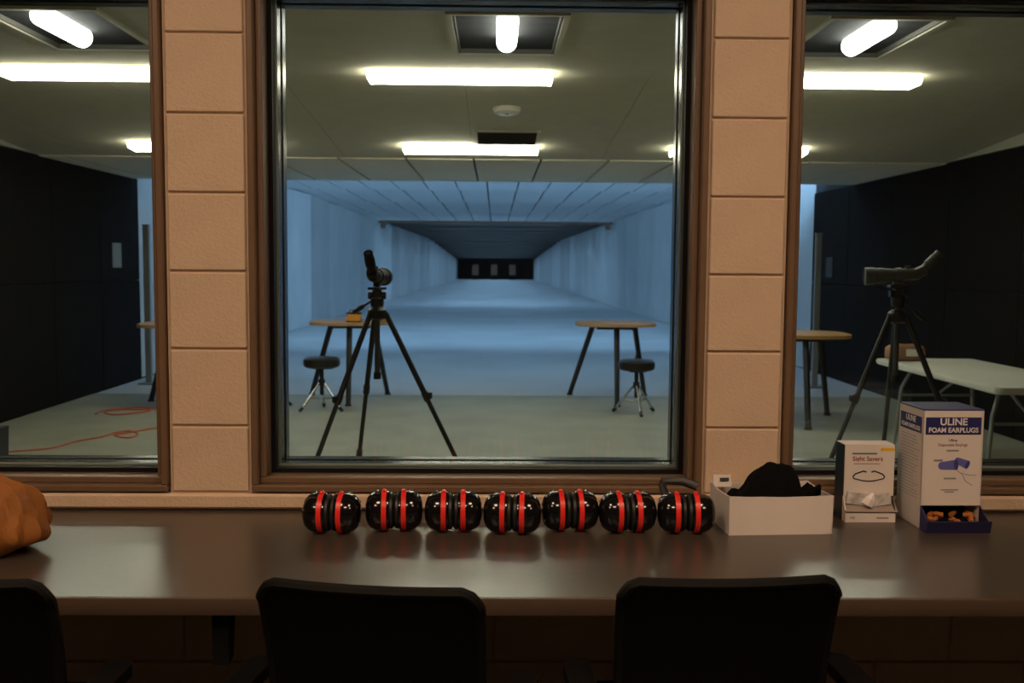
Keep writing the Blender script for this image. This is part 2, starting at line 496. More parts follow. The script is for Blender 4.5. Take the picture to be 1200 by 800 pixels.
def ceil_tiles(ya, yb, za, zb, nrow, wid, x_off, m, name, gap):
    L = math.hypot(yb - ya, zb - za); ang = math.atan2(zb - za, yb - ya)
    cache = {}
    for r in range(nrow):
        t = (r + 0.5) / nrow
        yc, zc = ya + (yb - ya) * t, za + (zb - za) * t
        x = x_off - wid * math.ceil((x_off + RX) / wid)
        while x < RX - 0.01:
            xa, xb = max(x, -RX), min(x + wid, RX)
            x += wid
            if xb - xa < 0.03: continue
            # leave holes for the vents on the flat part
            if any(abs((xa + xb) / 2 - v[0]) < (xb - xa) / 2 + 0.28 and abs(yc - v[1]) < L / nrow / 2 + 0.42 and v[3] == 0 for v in VENTS) and name == 'ceiling_board':
                for v in VENTS:
                    if v[3] == 0 and abs((xa + xb) / 2 - v[0]) < (xb - xa) / 2 + 0.28 and abs(yc - v[1]) < L / nrow / 2 + 0.42:
                        h0, h1 = v[0] - 0.28, v[0] + 0.28
                        y0_, y1_ = yc - L / nrow / 2, yc + L / nrow / 2
                        g0, g1 = v[1] - 0.45, v[1] + 0.45
                        bb = new()
                        segs = []
                        if xa < h0: segs.append((xa, min(h0, xb), y0_, y1_))
                        if xb > h1: segs.append((max(h1, xa), xb, y0_, y1_))
                        m0, m1 = max(xa, h0), min(xb, h1)
                        if m1 > m0:
                            if g0 > y0_: segs.append((m0, m1, y0_, g0))
                            if g1 < y1_: segs.append((m0, m1, g1, y1_))
                        for s_ in segs:
                            box(bb, ((s_[0] + s_[1]) / 2, (s_[2] + s_[3]) / 2, zc + 0.01), (s_[1] - s_[0] - 0.001, s_[3] - s_[2] - 0.001, 0.02))
                        if segs: mk(name, bb, m, cl)
                        else: bb.free()
                        break
                continue
            key = (round(xb - xa, 3))
            if key not in cache:
                bb = box(new(), (0, 0, 0), (xb - xa - gap, L / nrow - gap * 0.6, 0.02))
                me = bpy.data.meshes.new(name); bb.to_mesh(me); bb.free(); me.materials.append(m); cache[key] = me
            mkm(name, cache[key], cl, ((xa + xb) / 2, yc, zc + 0.01 * math.cos(ang)), (ang, 0, 0))
TX0 = at_y(555, 188, YT).x
ceil_tiles(Y0, YS, CN, CN, 3, 1.22, TX0, M_CEILR, 'ceiling_board', 0.003)
ceil_tiles(YS, YT, CN, CMID, 2, 1.22, TX0, M_CEILR, 'sloped_board', 0.003)
ceil_tiles(YT, RY1, CLOW, CLOW, 1, 0.645, TX0, M_CEILT, 'ceiling_tile', 0.024)
# header that steps up to the tunnel ceiling
bm = box(new(), (0, RY1 + 0.02, 2.73), (2 * RX, 0.04, 0.62))
tag(mk('wall_header', bm, M_CEILT), 'header board dropping from the tunnel ceiling behind the last tile row', 'header', kind='structure')

# dark side walls of the firing area, in panels
for sgn, nm in ((-1, 'left'), (1, 'right')):
    DW = 12.15 if sgn < 0 else 13.5
    wl = thing('wall_range_%s' % nm, 'near black panelled %s wall of the firing area' % nm, 'wall', (sgn * RX, 0, 0), kind='structure')
    mk('backing', box(new(), (sgn * 0.06, (Y0 + DW) / 2, 1.4), (0.08, DW - Y0, 2.8)), M_GAP, wl)
    npan = 8; pw = (DW - Y0) / npan
    meP = None
    for r, (za, zb) in enumerate(((0.0, 1.21), (1.21, 2.43))):
        b = box(new(), (0, 0, 0), (0.03, pw - 0.008, zb - za - 0.008), bev=0.003)
        meP = bpy.data.meshes.new('panel'); b.to_mesh(meP); b.free(); meP.materials.append(M_DARKWALL)
        for k in range(npan):
            mkm('panel', meP, wl, (sgn * 0.012, Y0 + pw * (k + 0.5), (za + zb) / 2))
    mk('top_strip', box(new(), (sgn * 0.012, (Y0 + RY1) / 2, 2.59), (0.03, RY1 - Y0, 0.30)), M_CEILR, wl)
# range face of the block wall
# tunnel walls: overlapping slabs, each a little turned so that seams show
def ceil_z(y):
    if y < 62: return 3.0
    return 3.0 - (y - 62) / 38.0 * 1.0 if y < 85 else 3.0 - 23 / 38.0 - (y - 85) / 15.0 * 0.42
TY1 = 100.0
for sgn, nm in ((-1, 'left'), (1, 'right')):
    wl = thing('wall_tunnel_%s' % nm, 'pale %s wall of the long shooting tunnel, made of upright slabs' % nm, 'wall', (0, 0, 0), kind='structure')
    n = 26
    YW0 = 12.15 if sgn < 0 else 13.5
    ys = [YW0]
    for k in range(n): ys.append(ys[-1] + 1.9 + k * 0.1185)
    sc_ = (TY1 - YW0) / (ys[-1] - YW0)
    ys = [YW0 + (y - YW0) * sc_ for y in ys]
    for k in range(n):
        ya, yb = ys[k], ys[k + 1]
        X = RX - (0.5 * (ya + yb) - 12.0) / 88.0 * 0.55
        tw = 0.07 + 0.07 * random.random()
        top = ceil_z(yb) - 0.004
        L = yb - ya
        b = box(new(), (0, 0, top / 2), (0.10, L - 0.03, top), bev=0.004)
        mk('wall_slab', b, M_TUNW, wl, (sgn * (X + 0.05), (ya + yb) / 2, 0), (0, 0, sgn * math.atan2(tw, L)))
    mk('backing', prism(new(), [(YW0, 0), (TY1, 0), (TY1, 2.0), (85, 2.4), (62, 3.0), (YW0, 3.02)], 'x', sgn * (RX + 0.13), sgn * (RX + 0.17)), M_GAP, wl)

# tunnel ceiling: pale panels to 35 m, dark beyond with lamp slots
tc_ = thing('ceiling_tunnel', 'pale grid of ceiling panels over the start of the tunnel', 'ceiling', (0, 0, 3.0), kind='structure')
mk('backing', box(new(), (0, (RY1 + 35.3) / 2, 0.09), (2 * RX + 0.3, 35.3 - RY1, 0.04)), M_GAP, tc_)
rows = [12.0, 16.4, 20.9, 24.9, 29.6, 35.2]
PX0 = at_y(572.5, 231, at_z(572.5, 231, 3.0).y).x
for r in range(len(rows) - 1):
    ya, yb = rows[r], rows[r + 1]
    cache = {}
    k0 = -8
    for k in range(k0, 9):
        xa, xb = max(PX0 + k * 0.61, -RX - 0.1), min(PX0 + (k + 1) * 0.61, RX + 0.1)
        if xb - xa < 0.05: continue
        key = round(xb - xa, 3)
        if key not in cache:
            b = box(new(), (0, 0, 0), (xb - xa - 0.030, yb - ya - 0.02, 0.03), bev=0.004)
            me = bpy.data.meshes.new('ceiling_panel'); b.to_mesh(me); b.free(); me.materials.append(M_TUNC); cache[key] = me
        mkm('ceiling_panel', cache[key], tc_, ((xa + xb) / 2, (ya + yb) / 2, 0.015), (-0.010, 0, 0))
bm_ = thing('trim_1', 'brown cross beam where the pale tunnel ceiling ends', 'beam', (0, 35.26, 2.88), kind='structure')
mk('beam', box(new(), (0, 0, 0.06), (8.30, 0.1, 0.12)), M_BEAM, bm_)
for s in (-1, 1):
    mk('bracket', box(new(), (s * 4.0, 0, -0.09), (0.16, 0.1, 0.18)), M_BEAM, bm_)
dc = thing('ceiling_baffles', 'dark ceiling baffles over the far part of the tunnel', 'ceiling', (0, 0, 0), kind='structure')
SLOTS = [35.75] + [39.0 + 4.6 * k for k in range(13)]
segs = [35.35] + [y for s_ in SLOTS for y in (s_ - 0.16, s_ + 0.16)] + [TY1 + 0.2]
for i in range(0, len(segs), 2):
    ya, yb = segs[i], segs[i + 1]
    pts = [ya] + [y for y in (62, 85) if ya < y < yb] + [yb]
    poly = [(y, ceil_z(min(y, TY1))) for y in pts] + [(y, ceil_z(min(y, TY1)) + 0.06) for y in reversed(pts)]
    mk('baffle', prism(new(), poly, 'x', -RX - 0.1, RX + 0.1), M_DARKC, dc)
tr = thing('wall_end', 'black bullet trap wall at the far end of the tunnel', 'wall', (0, TY1 + 0.25, 0), kind='structure')
mk('trap_face', box(new(), (0, 0, 1.1), (8.6, 0.1, 2.2)), M_TRAP, tr)
for k in range(9):
    mk('trap_rib', box(new(), (-3.6 + 0.9 * k, -0.1, 1.1), (0.08, 0.12, 2.1)), M_TRAP, tr)

# ---- lamps of the tunnel
ORD = ['first', 'second', 'third', 'fourth', 'fifth', 'sixth', 'seventh', 'eighth', 'ninth', 'tenth', 'eleventh', 'twelfth', 'thirteenth', 'fourteenth', 'fifteenth', 'sixteenth', 'seventeenth']
for k in range(6):
    x = -3.5 + 1.4 * k
    l = thing('flood_strip', 'cold strip light behind the tunnel header, %s from the left' % ORD[k], 'strip light', (x, RY1 + 0.20, 2.985), group='strip lights behind the header')
    b = prism(new(), [(-0.07, -0.15), (-0.05, -0.15), (-0.05, -0.02), (0.05, -0.02), (0.05, 0.0), (-0.07, 0.0)], 'x', -0.6, 0.6)
    mk('housing', b, M_FIXT, l)
    b = new(); tube(b, (-0.58, 0.0, -0.07), (0.58, 0.0, -0.07), 0.03)
    mk('tube', b, M_FLOOD, l)
    ld = bpy.data.lights.new('flood_lamp', 'AREA'); ld.shape = 'RECTANGLE'; ld.size = 1.1; ld.size_y = 0.10
    ld.energy = E_FLOOD; ld.color = COLD; ld.spread = R(62)
    lo = bpy.data.objects.new('flood_lamp', ld); COL.objects.link(lo); lo.parent = l
    lo.location = (0, 0.05, -0.07); lo.rotation_euler = (R(90 - 7), 0, 0)
for k, y in enumerate(SLOTS):
    z = ceil_z(y)
    sl = math.atan2(ceil_z(y + 0.2) - ceil_z(y - 0.2), 0.4)
    l = thing('slot_light', 'cold strip light in the %s ceiling slot counted down the tunnel' % ORD[k], 'strip light', (0, y, z + 0.055), group='slot lights of the tunnel')
    l.rotation_euler = (sl, 0, 0)
    hw = 0.145
    mk('housing', box(new(), (0, 0, 0.008), (8.0, 2 * hw, 0.012)), M_GAP, l)
    mk('lens', box(new(), (0, -0.06, -0.004), (5.2, 0.15, 0.012)), M_SLOT, l)

# ---- targets at the far end
for k, px in enumerate((557, 579, 600.5)):
    p = at_y(px, 316, 97.0)
    l = thing('target_stand', ['left', 'middle', 'right'][k] + ' tan cardboard target on posts at the tunnel end', 'target', (p.x, 97.0, 0), group='targets at the far end')
    mk('board', box(new(), (0, 0, p.z), (0.62, 0.03, 1.02)), M_TARGET, l)
    for s in (-1, 1):
        mk('post', box(new(), (s * 0.25, 0.03, (p.z - 0.3) / 2), (0.05, 0.03, p.z - 0.3)), M_TRAP, l)
    mk('foot', box(new(), (0, 0.03, 0.03), (0.6, 0.3, 0.06)), M_TRAP, l)

# ---- fluorescent fittings over the firing area
def fluo(name, label, x, y, ztop, L=1.22, group='wraparound lights'):
    l = thing(name, label, 'ceiling light', (x, y, ztop), group=group)
    mk('housing', box(new(), (0, 0, -0.010), (L, 0.16, 0.02), bev=0.003), M_FIXT, l)
    b = prism(new(), [(-0.12, -0.018), (-0.12, -0.034), (-0.095, -0.058), (0.095, -0.058), (0.12, -0.034), (0.12, -0.018)], 'x', -L / 2 + 0.012, L / 2 - 0.012)
    mk('lens', b, M_LENS, l)
    for s in (-1, 1):
        b = prism(new(), [(-0.123, -0.016), (-0.123, -0.036), (-0.097, -0.061), (0.097, -0.061), (0.123, -0.036), (0.123, -0.016)], 'x', s * (L / 2 - 0.012), s * L / 2)
        mk('end_cap', b, M_LENS, l)
    return l
L1 = at_y(648, 80, y1 - 0.12).x - at_y(430, 79, y1 - 0.12).x
for k, px in enumerate((539 - 433, 539, 539 + 435)):
    fluo('wraparound_light', ['bright wraparound ceiling light of the front row, left window', 'bright wraparound ceiling light of the front row, middle window', 'bright wraparound ceiling light of the front row, right window'][k], at_y(px, 80, y1 - 0.12).x, y1, CN, L1)
z2 = CN - (y2 - YS) * math.tan(slope)
for k, px in enumerate((551.5 - 322, 551.5, 551.5 + 317)):
    fluo('wraparound_light', ['bright wraparound ceiling light of the rear row, left window', 'bright wraparound ceiling light of the rear row, middle window', 'bright wraparound ceiling light of the rear row, right window'][k], at_y(px, 171, y2 - 0.12).x, y2, z2, at_y(631, 171, y2 - 0.12).x - at_y(472, 171, y2 - 0.12).x).rotation_euler = (-slope, 0, 0)

for k, (x, y, z, kind) in enumerate(VENTS):
    if kind == 0:
        l = thing('recessed_light', 'square recessed ceiling light with a bright short tube, %s window' % ['left', 'middle', 'right'][k], 'ceiling light', (x, y, z), group='square recessed lights')
        b = new()
        for sx, sy, cx, cy in ((0.62, 0.03, 0, 0.465), (0.62, 0.03, 0, -0.465), (0.03, 0.90, 0.295, 0), (0.03, 0.90, -0.295, 0)):
            box(b, (cx, cy, -0.006), (sx, sy, 0.012))
        mk('trim_frame', b, M_CEILR, l)
        b = new()
        for sx, sy, cx, cy in ((0.55, 0.008, 0, 0.44), (0.55, 0.008, 0, -0.44), (0.008, 0.87, 0.27, 0), (0.008, 0.87, -0.27, 0)):
            box(b, (cx, cy, 0.055), (sx, sy, 0.12))
        box(b, (0, 0, 0.12), (0.55, 0.89, 0.01))
        mk('recess', b, M_VENT, l)
        b = new()
        path(b, [(0, -0.42, -0.010), (0, -0.39, -0.015), (0, 0.10, -0.015), (0, 0.135, -0.010)], [0.035, 0.056, 0.056, 0.035], 16)
        mk('tube', b, M_LENS2, l, smooth=True)
        mk('tube_holder', box(new(), (0, -0.14, 0.08), (0.06, 0.5, 0.07)), M_FIXT, l)
    else:
        l = thing('ceiling_vent', 'dark square return vent in the ceiling beside the rear light', 'vent', (x, y, z))
        l.rotation_euler = (-slope, 0, 0)
        b = new()
        for sx, sy, cx, cy in ((0.56, 0.03, 0, 0.265), (0.56, 0.03, 0, -0.265), (0.03, 0.50, 0.265, 0), (0.03, 0.50, -0.265, 0)):
            box(b, (cx, cy, -0.006), (sx, sy, 0.012))
        mk('trim_frame', b, M_CEILR, l)
        mk('backing', box(new(), (0, 0, -0.002), (0.5, 0.5, 0.004)), M_VENTD, l)
        for q in range(9):
            mk('slat', box(new(), (0, -0.22 + q * 0.055, -0.008), (0.5, 0.03, 0.003), Matrix.Rotation(R(30), 3, 'X')), M_VENT, l)

# small alarm fitting
pd = ceil_hit(594, 127); yd, zd = pd.y, pd.z
l = thing('smoke_alarm', 'small pale rounded alarm on the ceiling between the lights', 'alarm', (pd.x, yd, zd))
l.rotation_euler = (-slope, 0, 0)
mk('base', lathe(new(), [(0.105, 0.0), (0.105, -0.012), (0.098, -0.018)], 24), M_FIXT, l)
mk('cover', lathe(new(), [(0.095, -0.012), (0.095, -0.030), (0.075, -0.040), (0, -0.042)], 24), M_FIXT, l, smooth=True)
mk('indicator', lathe(new(), [(0.012, -0.038), (0.012, -0.05), (0, -0.053)], 12), mat('indicator_blue', (0.2, 0.25, 0.6), 0.3), l)

# ================================================================== THINGS IN THE RANGE
# ---- shooting benches: rounded top on three splayed legs
def bench(label, x, y, rz, m_top, z=0.83, wid=0.84, group='round topped shooting benches'):
    t = thing('shooting_bench', label, 'bench', (x, y, 0), rz, group)
    out = []
    for k in range(28):
        a = 2 * PI * k / 28
        ca, sa = math.cos(a), math.sin(a)
        e = 0.62
        out.append((math.copysign(abs(ca) ** e, ca) * wid / 2, math.copysign(abs(sa) ** e, sa) * 0.40))
    b = prism(new(), out, 'z', z - 0.030, z)
    mk('tabletop', b, m_top, t)
    mk('apron', box(new(), (0, 0, z - 0.05), (0.40, 0.30, 0.04), bev=0.004), M_DKLEG, t)
    for (lx, ly, fx, fy) in ((-0.22, 0.20, -0.46, 0.42), (0.22, 0.20, 0.36, 0.42), (0.0, -0.24, 0.0, -0.46)):
        b = new(); tube(b, (lx, ly, z - 0.03), (fx, fy, 0.012), 0.030, 0.026, 8)
        lg = mk('leg', b, M_DKLEG, t, smooth=True)
        b = lathe(new(), [(0.034, 0), (0.034, 0.018), (0.028, 0.022)], 10, Matrix.Translation((fx, fy, 0)))
        mk('foot', b, M_BLACKPL, lg)
    return t
bl = at_z(424, 371, 0.83)
bench('plywood topped bench behind the middle tripod, with an amber box on it', bl.x, 10.30, R(4), M_PLY)
brp = at_z(718, 376, 0.83)
bench('plywood topped bench standing alone at the right of the middle window', brp.x, 10.35, R(-3), M_PLY)
p = at_y(222, 372, 9.75)
bench('plywood topped bench mostly hidden by the left block pillar', p.x, 9.75, R(8), M_PLY, wid=0.95)
p = at_y(938, 388, 9.0)
bench('varnished bench seen at the left edge of the right window', p.x, 9.0, R(-6), M_PLYO, z=0.82, wid=0.86)

# ---- stools
def stool(label, x, y, rz):
    t = thing('round_stool', label, 'stool', (x, y, 0), rz, 'black round stools')
    b = lathe(new(), [(0, 0.425), (0.15, 0.425), (0.172, 0.44), (0.178, 0.47), (0.172, 0.505), (0.15, 0.522), (0, 0.526)], 32)
    mk('seat', b, M_LEATHER, t, smooth=True)
    mk('seat_plate', box(new(), (0, 0, 0.418), (0.16, 0.16, 0.014)), M_DKLEG, t)
    b = new(); tube(b, (0, 0, 0.16), (0, 0, 0.415), 0.02)
    mk('post', b, M_DKLEG, t, smooth=True)
    b = new(); tube(b, (0, 0, 0.25), (0, 0, 0.31), 0.032, n=14)
    cz = mk('collar', b, M_DKLEG, t, smooth=True)
    b = new(); tube(b, (0.03, 0, 0.29), (0.075, 0, 0.29), 0.008); mk('wing_screw', b, M_DKLEG, cz)
    for k in range(3):
        a = 2 * PI * k / 3
        c, s = math.cos(a), math.sin(a)
        b = new(); tube(b, (0.03 * c, 0.03 * s, 0.27), (0.215 * c, 0.215 * s, 0.03), 0.012)
        lg = mk('leg', b, M_CHROME, t, smooth=True)
        b = new(); tube(b, (0.02 * c, 0.02 * s, 0.12), (0.13 * c, 0.13 * s, 0.135), 0.008)
        mk('brace', b, M_CHROME, lg, smooth=True)
        b = new(); path(b, [(0.20 * c, 0.20 * s, 0.045), (0.235 * c, 0.235 * s, 0.016)], [0.018, 0.016], 10)
        mk('rubber_foot', b, M_BLACKPL, lg, smooth=True)
    return t
p = at_y(377, 430, 9.5); stool('black round stool with chrome legs left of the middle tripod', p.x, 9.5, R(215))
p = at_y(746, 432, 9.4)
s2 = stool('black round stool with chrome legs beside the right bench', p.x, 9.4, R(275))
b = new(); path(b, [(-0.04, 0, 0.52), (-0.045, 0, 0.555), (-0.03, 0, 0.57), (-0.02, 0, 0.54)], 0.006, 8)
mk('seat_handle', b, M_DKLEG, s2)
p = at_y(313, 430, 9.75); stool('black round stool hidden behind the frame at the left of the middle window', p.x, 9.75, R(5))

# ---- things on the left bench
p = at_y(415, 370, 10.1)
t = thing('amber_case', 'small amber and black case on the left bench', 'case', (p.x, 10.10, 0.83))
mk('body', box(new(), (0, 0, 0.042), (0.145, 0.10, 0.082), bev=0.006), M_YCASE, t)
mk('lid', box(new(), (0, 0, 0.091), (0.15, 0.105, 0.016), bev=0.004), M_BLACKPL, t)
mk('rim', box(new(), (0, 0, 0.006), (0.152, 0.107, 0.012), bev=0.002), M_BLACKPL, t)
b = new(); path(b, [(-0.045, 0, 0.098), (-0.04, 0, 0.122), (0.04, 0, 0.122), (0.045, 0, 0.098)], 0.006, 8)
mk('handle', b, M_BLACKPL, t, smooth=True)
p = at_y(452, 370, 10.1)
t = thing('ammo_tray', 'small tan tray on the left bench, right of the tripod head', 'tray', (p.x, 10.10, 0.83))
mk('body', box(new(), (0, 0, 0.016), (0.11, 0.09, 0.030), bev=0.004), mat('olive_tan', (0.24, 0.20, 0.08), 0.6), t)
mk('clip', box(new(), (0.03, 0, 0.045), (0.03, 0.05, 0.028), bev=0.004), M_BLACKPL, t)

# ---- tripods with scopes
def tripod(name, label, x, y, apex, angles, rad, head_h, rz=0.0):
    t = thing(name, label, 'tripod', (x, y, 0), rz)
    b = lathe(new(), [(0.03, apex - 0.03), (0.05, apex - 0.02), (0.05, apex + 0.02), (0.03, apex + 0.04)], 12)
    mk('spider', b, M_TRIPOD, t, smooth=True)
    b = new(); tube(b, (0, 0, apex - 0.30), (0, 0, head_h), 0.014, n=12)
    col = mk('centre_column', b, M_TRIPODG, t, smooth=True)
    b = new(); tube(b, (0, 0, apex - 0.33), (0, 0, apex - 0.295), 0.019, n=12); mk('column_cap', b, M_TRIPOD, col)
    for a in angles:
        c, s = math.cos(R(a)), math.sin(R(a))
        P = lambda f: Vector((0.045 * c + (rad - 0.045) * c * f, 0.045 * s + (rad - 0.045) * s * f, (apex + 0.005) * (1 - f) + 0.012 * f))
        b = new()
        tube(b, P(0), P(0.36), 0.0145); tube(b, P(0.33), P(0.69), 0.0120); tube(b, P(0.66), P(0.985), 0.0095)
        lg = mk('leg', b, M_TRIPOD, t, smooth=True)
        for f in (0.36, 0.69):
            b = new(); tube(b, P(f - 0.018), P(f + 0.018), 0.018, n=12)
            q = P(f) + Vector((0, 0, 0)); box(b, q + Vector((0.02 * c, 0.02 * s, 0.005)), (0.022, 0.022, 0.03), Matrix.Rotation(R(a), 3, 'Z'))
            mk('clamp', b, M_TRIPOD, lg)
        b = new(); path(b, [P(0.97), P(1.0)], [0.014, 0.012], 10); mk('foot', b, M_BLACKPL, lg)
    return t

def head(t, z0, z1, hdir, pan_to):
    b = lathe(new(), [(0.028, z0), (0.034, z0 + 0.02), (0.034, z0 + 0.05), (0.026, z0 + 0.06)], 16)
    hd = mk('pan_head', b, M_TRIPOD, t, smooth=True)
    b = box(new(), (0, 0, (z0 + 0.05 + z1) / 2), (0.045, 0.05, z1 - z0 - 0.05), bev=0.006); mk('tilt_block', b, M_TRIPOD, hd)
    b = new(); tube(b, (-0.045, 0, z1 - 0.03), (0.045, 0, z1 - 0.03), 0.018, n=12); mk('tilt_axle', b, M_TRIPOD, hd)
    b = box(new(), (0, 0, z1 + 0.006), (0.10, 0.06, 0.014), Matrix.Rotation(hdir, 3, 'Z'), bev=0.003); mk('quick_plate', b, M_TRIPOD, hd)
    b = new(); path(b, [(0, 0, z1 - 0.04), Vector(pan_to) * 0.55 + Vector((0, 0, z1 - 0.04)) * 0.45, pan_to], [0.006, 0.006, 0.006], 8)
    ph = mk('pan_handle', b, M_TRIPOD, hd, smooth=True)
    d = (Vector(pan_to) - Vector((0, 0, z1 - 0.04))).normalized()
    b = new(); path(b, [Vector(pan_to) - d * 0.055, Vector(pan_to) - d * 0.03, Vector(pan_to) + d * 0.01], [0.010, 0.014, 0.012], 10)
    mk('grip', b, M_BLACKPL, ph, smooth=True)

def scope(label, loc, rz, m_body, m_eye, sc=1.0, tilt=0.0):
    """local +X is where the objective points, Z up; origin at the mounting foot"""
    t = thing('spotting_scope', label, 'spotting scope', loc, rz)
    t.rotation_euler = (0, -tilt, rz)
    t.scale = (sc, sc, sc)
    RX90 = Matrix.Rotation(PI / 2, 4, 'Y')
    TZ = Matrix.Translation((0, 0, 0.055))
    mk('foot', box(new(), (0, 0, 0.010), (0.06, 0.03, 0.02), bev=0.003), m_body, t)
    b = lathe(new(), [(0.0, -0.12), (0.026, -0.115), (0.032, -0.10), (0.034, -0.05), (0.034, 0.03), (0.038, 0.06), (0.043, 0.09), (0.043, 0.12)], 24, TZ @ RX90)
    mk('barrel', b, m_body, t, smooth=True)
    b = lathe(new(), [(0.036, -0.012), (0.039, -0.012), (0.039, 0.018), (0.036, 0.018)], 24, TZ @ RX90)
    mk('collar_ring', b, m_eye, t, smooth=True)
    b = lathe(new(), [(0.040, 0.120), (0.041, 0.123), (0.047, 0.126), (0.048, 0.175), (0.044, 0.178), (0.040, 0.172)], 24, TZ @ RX90)
    sh = mk('lens_hood', b, m_eye, t, smooth=True)
    b = lathe(new(), [(0.0, 0.168), (0.03, 0.166), (0.0395, 0.160)], 24, TZ @ RX90)
    mk('objective_lens', b, M_OBJG, sh, smooth=True)
    b = box(new(), (-0.115, 0, 0.068), (0.06, 0.055, 0.055), Matrix.Rotation(R(22), 3, 'Y'), bev=0.012, seg=2)
    mk('prism_housing', b, m_body, t, smooth=True)
    e0 = Vector((-0.13, 0, 0.080)); ed = Vector((-0.72, 0, 0.70)).normalized()
    b = new(); path(b, [e0, e0 + ed * 0.03, e0 + ed * 0.035, e0 + ed * 0.085, e0 + ed * 0.09, e0 + ed * 0.12], [0.022, 0.022, 0.026, 0.026, 0.0225, 0.024], 20)
    ep = mk('eyepiece', b, m_eye, t, smooth=True)
    b = new(); path(b, [e0 + ed * 0.118, e0 + ed * 0.1215], [0.017, 0.016], 16); mk('eye_lens', b, M_OBJG, ep, smooth=True)
    b = new(); tube(b, (-0.05, 0, 0.088), (-0.05, 0, 0.104), 0.015, n=16); mk('focus_knob', b, m_eye, t, smooth=True)
    return t

TX, TY = at_y(442, 355, 5.0).x, 5.0
apz = at_y(442, 368, 5.0).z
hz = at_y(442, 336, 5.0).z
t = tripod('camera_tripod', 'black tripod carrying a scope in the middle window', TX, TY, apz, (-8, 228, 110), 0.62, hz - 0.10)
head(t, hz - 0.11, hz - 0.014, R(70), (-0.115, 0.02, hz - 0.125))
scope('black spotting scope seen from behind on the middle tripod', (TX, TY, hz), R(85), M_SCOPEB, M_SCOPEB, 0.98, tilt=R(-2))
TX2, TY2 = at_y(1052, 360, 5.0).x, 5.0
apz = at_y(1052, 372, 5.0).z
hz = at_y(1052, 334, 5.0).z
t = tripod('camera_tripod', 'black tripod carrying a scope in the right window', TX2, TY2, apz, (195, 75, -45), 0.56, hz - 0.10)
head(t, hz - 0.11, hz - 0.014, 0, (0.115, -0.03, hz - 0.165))
scope('grey green spotting scope pointing left on the right tripod', (TX2, TY2, hz), R(172), M_SCOPEG, M_SCOPEG, 0.94, tilt=R(-3))

# ---- white folding table and brown bag
ft = thing('folding_table', 'white plastic folding table along the dark right wall', 'table', (3.22, 6.42, 0))
out = rounded_rect(0.74, 1.82, 0.05)
b = prism(new(), out, 'z', 0.705, 0.745); bmesh.ops.bevel(b, geom=[e for e in b.edges if abs(e.verts[0].co.z - e.verts[1].co.z) < 1e-5], offset=0.008, segments=2, affect='EDGES')
mk('tabletop', b, M_FOLDT, ft, smooth=True)
for s in (-1, 1):
    for sx in (-1, 1):
        b = new(); path(b, [(sx * 0.20, s * 0.62, 0.70), (sx * 0.26, s * 0.66, 0.55), (sx * 0.30, s * 0.68, 0.012)], 0.013, 10)
        lg = mk('leg', b, M_GREYM, ft, smooth=True)
        b = new(); tube(b, (sx * 0.30, s * 0.68, 0), (sx * 0.30, s * 0.68, 0.03), 0.016); mk('foot', b, M_BLACKPL, lg)
    b = new(); tube(b, (-0.265, s * 0.664, 0.50), (0.265, s * 0.664, 0.50), 0.010); mk('cross_bar', b, M_GREYM, ft)
    b = new(); tube(b, (0, s * 0.664, 0.50), (0, s * 0.25, 0.70), 0.009); mk('folding_brace', b, M_GREYM, ft)

def softbox(bm, c, s, pw=0.5, nu=28, nv=14, lump=0.0, seed=0, flat_bottom=True):
    rnd = random.Random(seed)
    ph = [(rnd.uniform(1, 4), rnd.uniform(1, 4), rnd.uniform(0, 6), rnd.uniform(0, 6)) for _ in range(5)]
    sg = lambda v, e: math.copysign(abs(v) ** e, v)
    rings = []
    for j in range(nv + 1):
        v = -PI / 2 + PI * j / nv
        ring = []
        for i in range(nu):
            u = 2 * PI * i / nu
            l = 1 + lump * sum(math.sin(a * u * 1.0 // 1 * 1 + a * u + c1) * math.cos(b2 * v * 2 + c2) for a, b2, c1, c2 in [(round(p[0]), p[1], p[2], p[3]) for p in ph]) / 3
            x = sg(math.cos(v), pw) * sg(math.cos(u), pw) * s[0] / 2 * l
            y = sg(math.cos(v), pw) * sg(math.sin(u), pw) * s[1] / 2 * l
            z = sg(math.sin(v), pw) * s[2] / 2 * (l if z_ok(v) else 1)
            ring.append(bm.verts.new((c[0] + x, c[1] + y, max(c[2] + z, c[2] - s[2] / 2 if flat_bottom else -9))))
        rings.append(ring)
    for j in range(nv):
        for i in range(nu):
            try: bm.faces.new((rings[j][i], rings[j][(i + 1) % nu], rings[j + 1][(i + 1) % nu], rings[j + 1][i]))
            except ValueError: pass
    bmesh.ops.remove_doubles(bm, verts=bm.verts[:], dist=0.0004)
    bmesh.ops.recalc_face_normals(bm, faces=bm.faces[:])
    return bm
def z_ok(v): return v > -0.3

p = at_y(1059, 420, 7.05)
t = thing('shooting_bag', 'small brown bag with a pale patch on the white folding table', 'bag', (p.x + 0.04, 7.12, 0.745))
b = softbox(new(), (0, 0, 0.062), (0.27, 0.15, 0.124), 0.55, lump=0.05, seed=3); mk('body', b, M_BAG, t, smooth=True)
b = box(new(), (0.02, -0.074, 0.066), (0.09, 0.006, 0.05), bev=0.002); mk('patch', b, M_FOLDT, t)
b = softbox(new(), (-0.115, -0.01, 0.06), (0.05, 0.13, 0.10), 0.6, lump=0.03, seed=5); mk('end_pocket', b, mat('tan_leather', (0.36, 0.17, 0.08), 0.6), t, smooth=True)

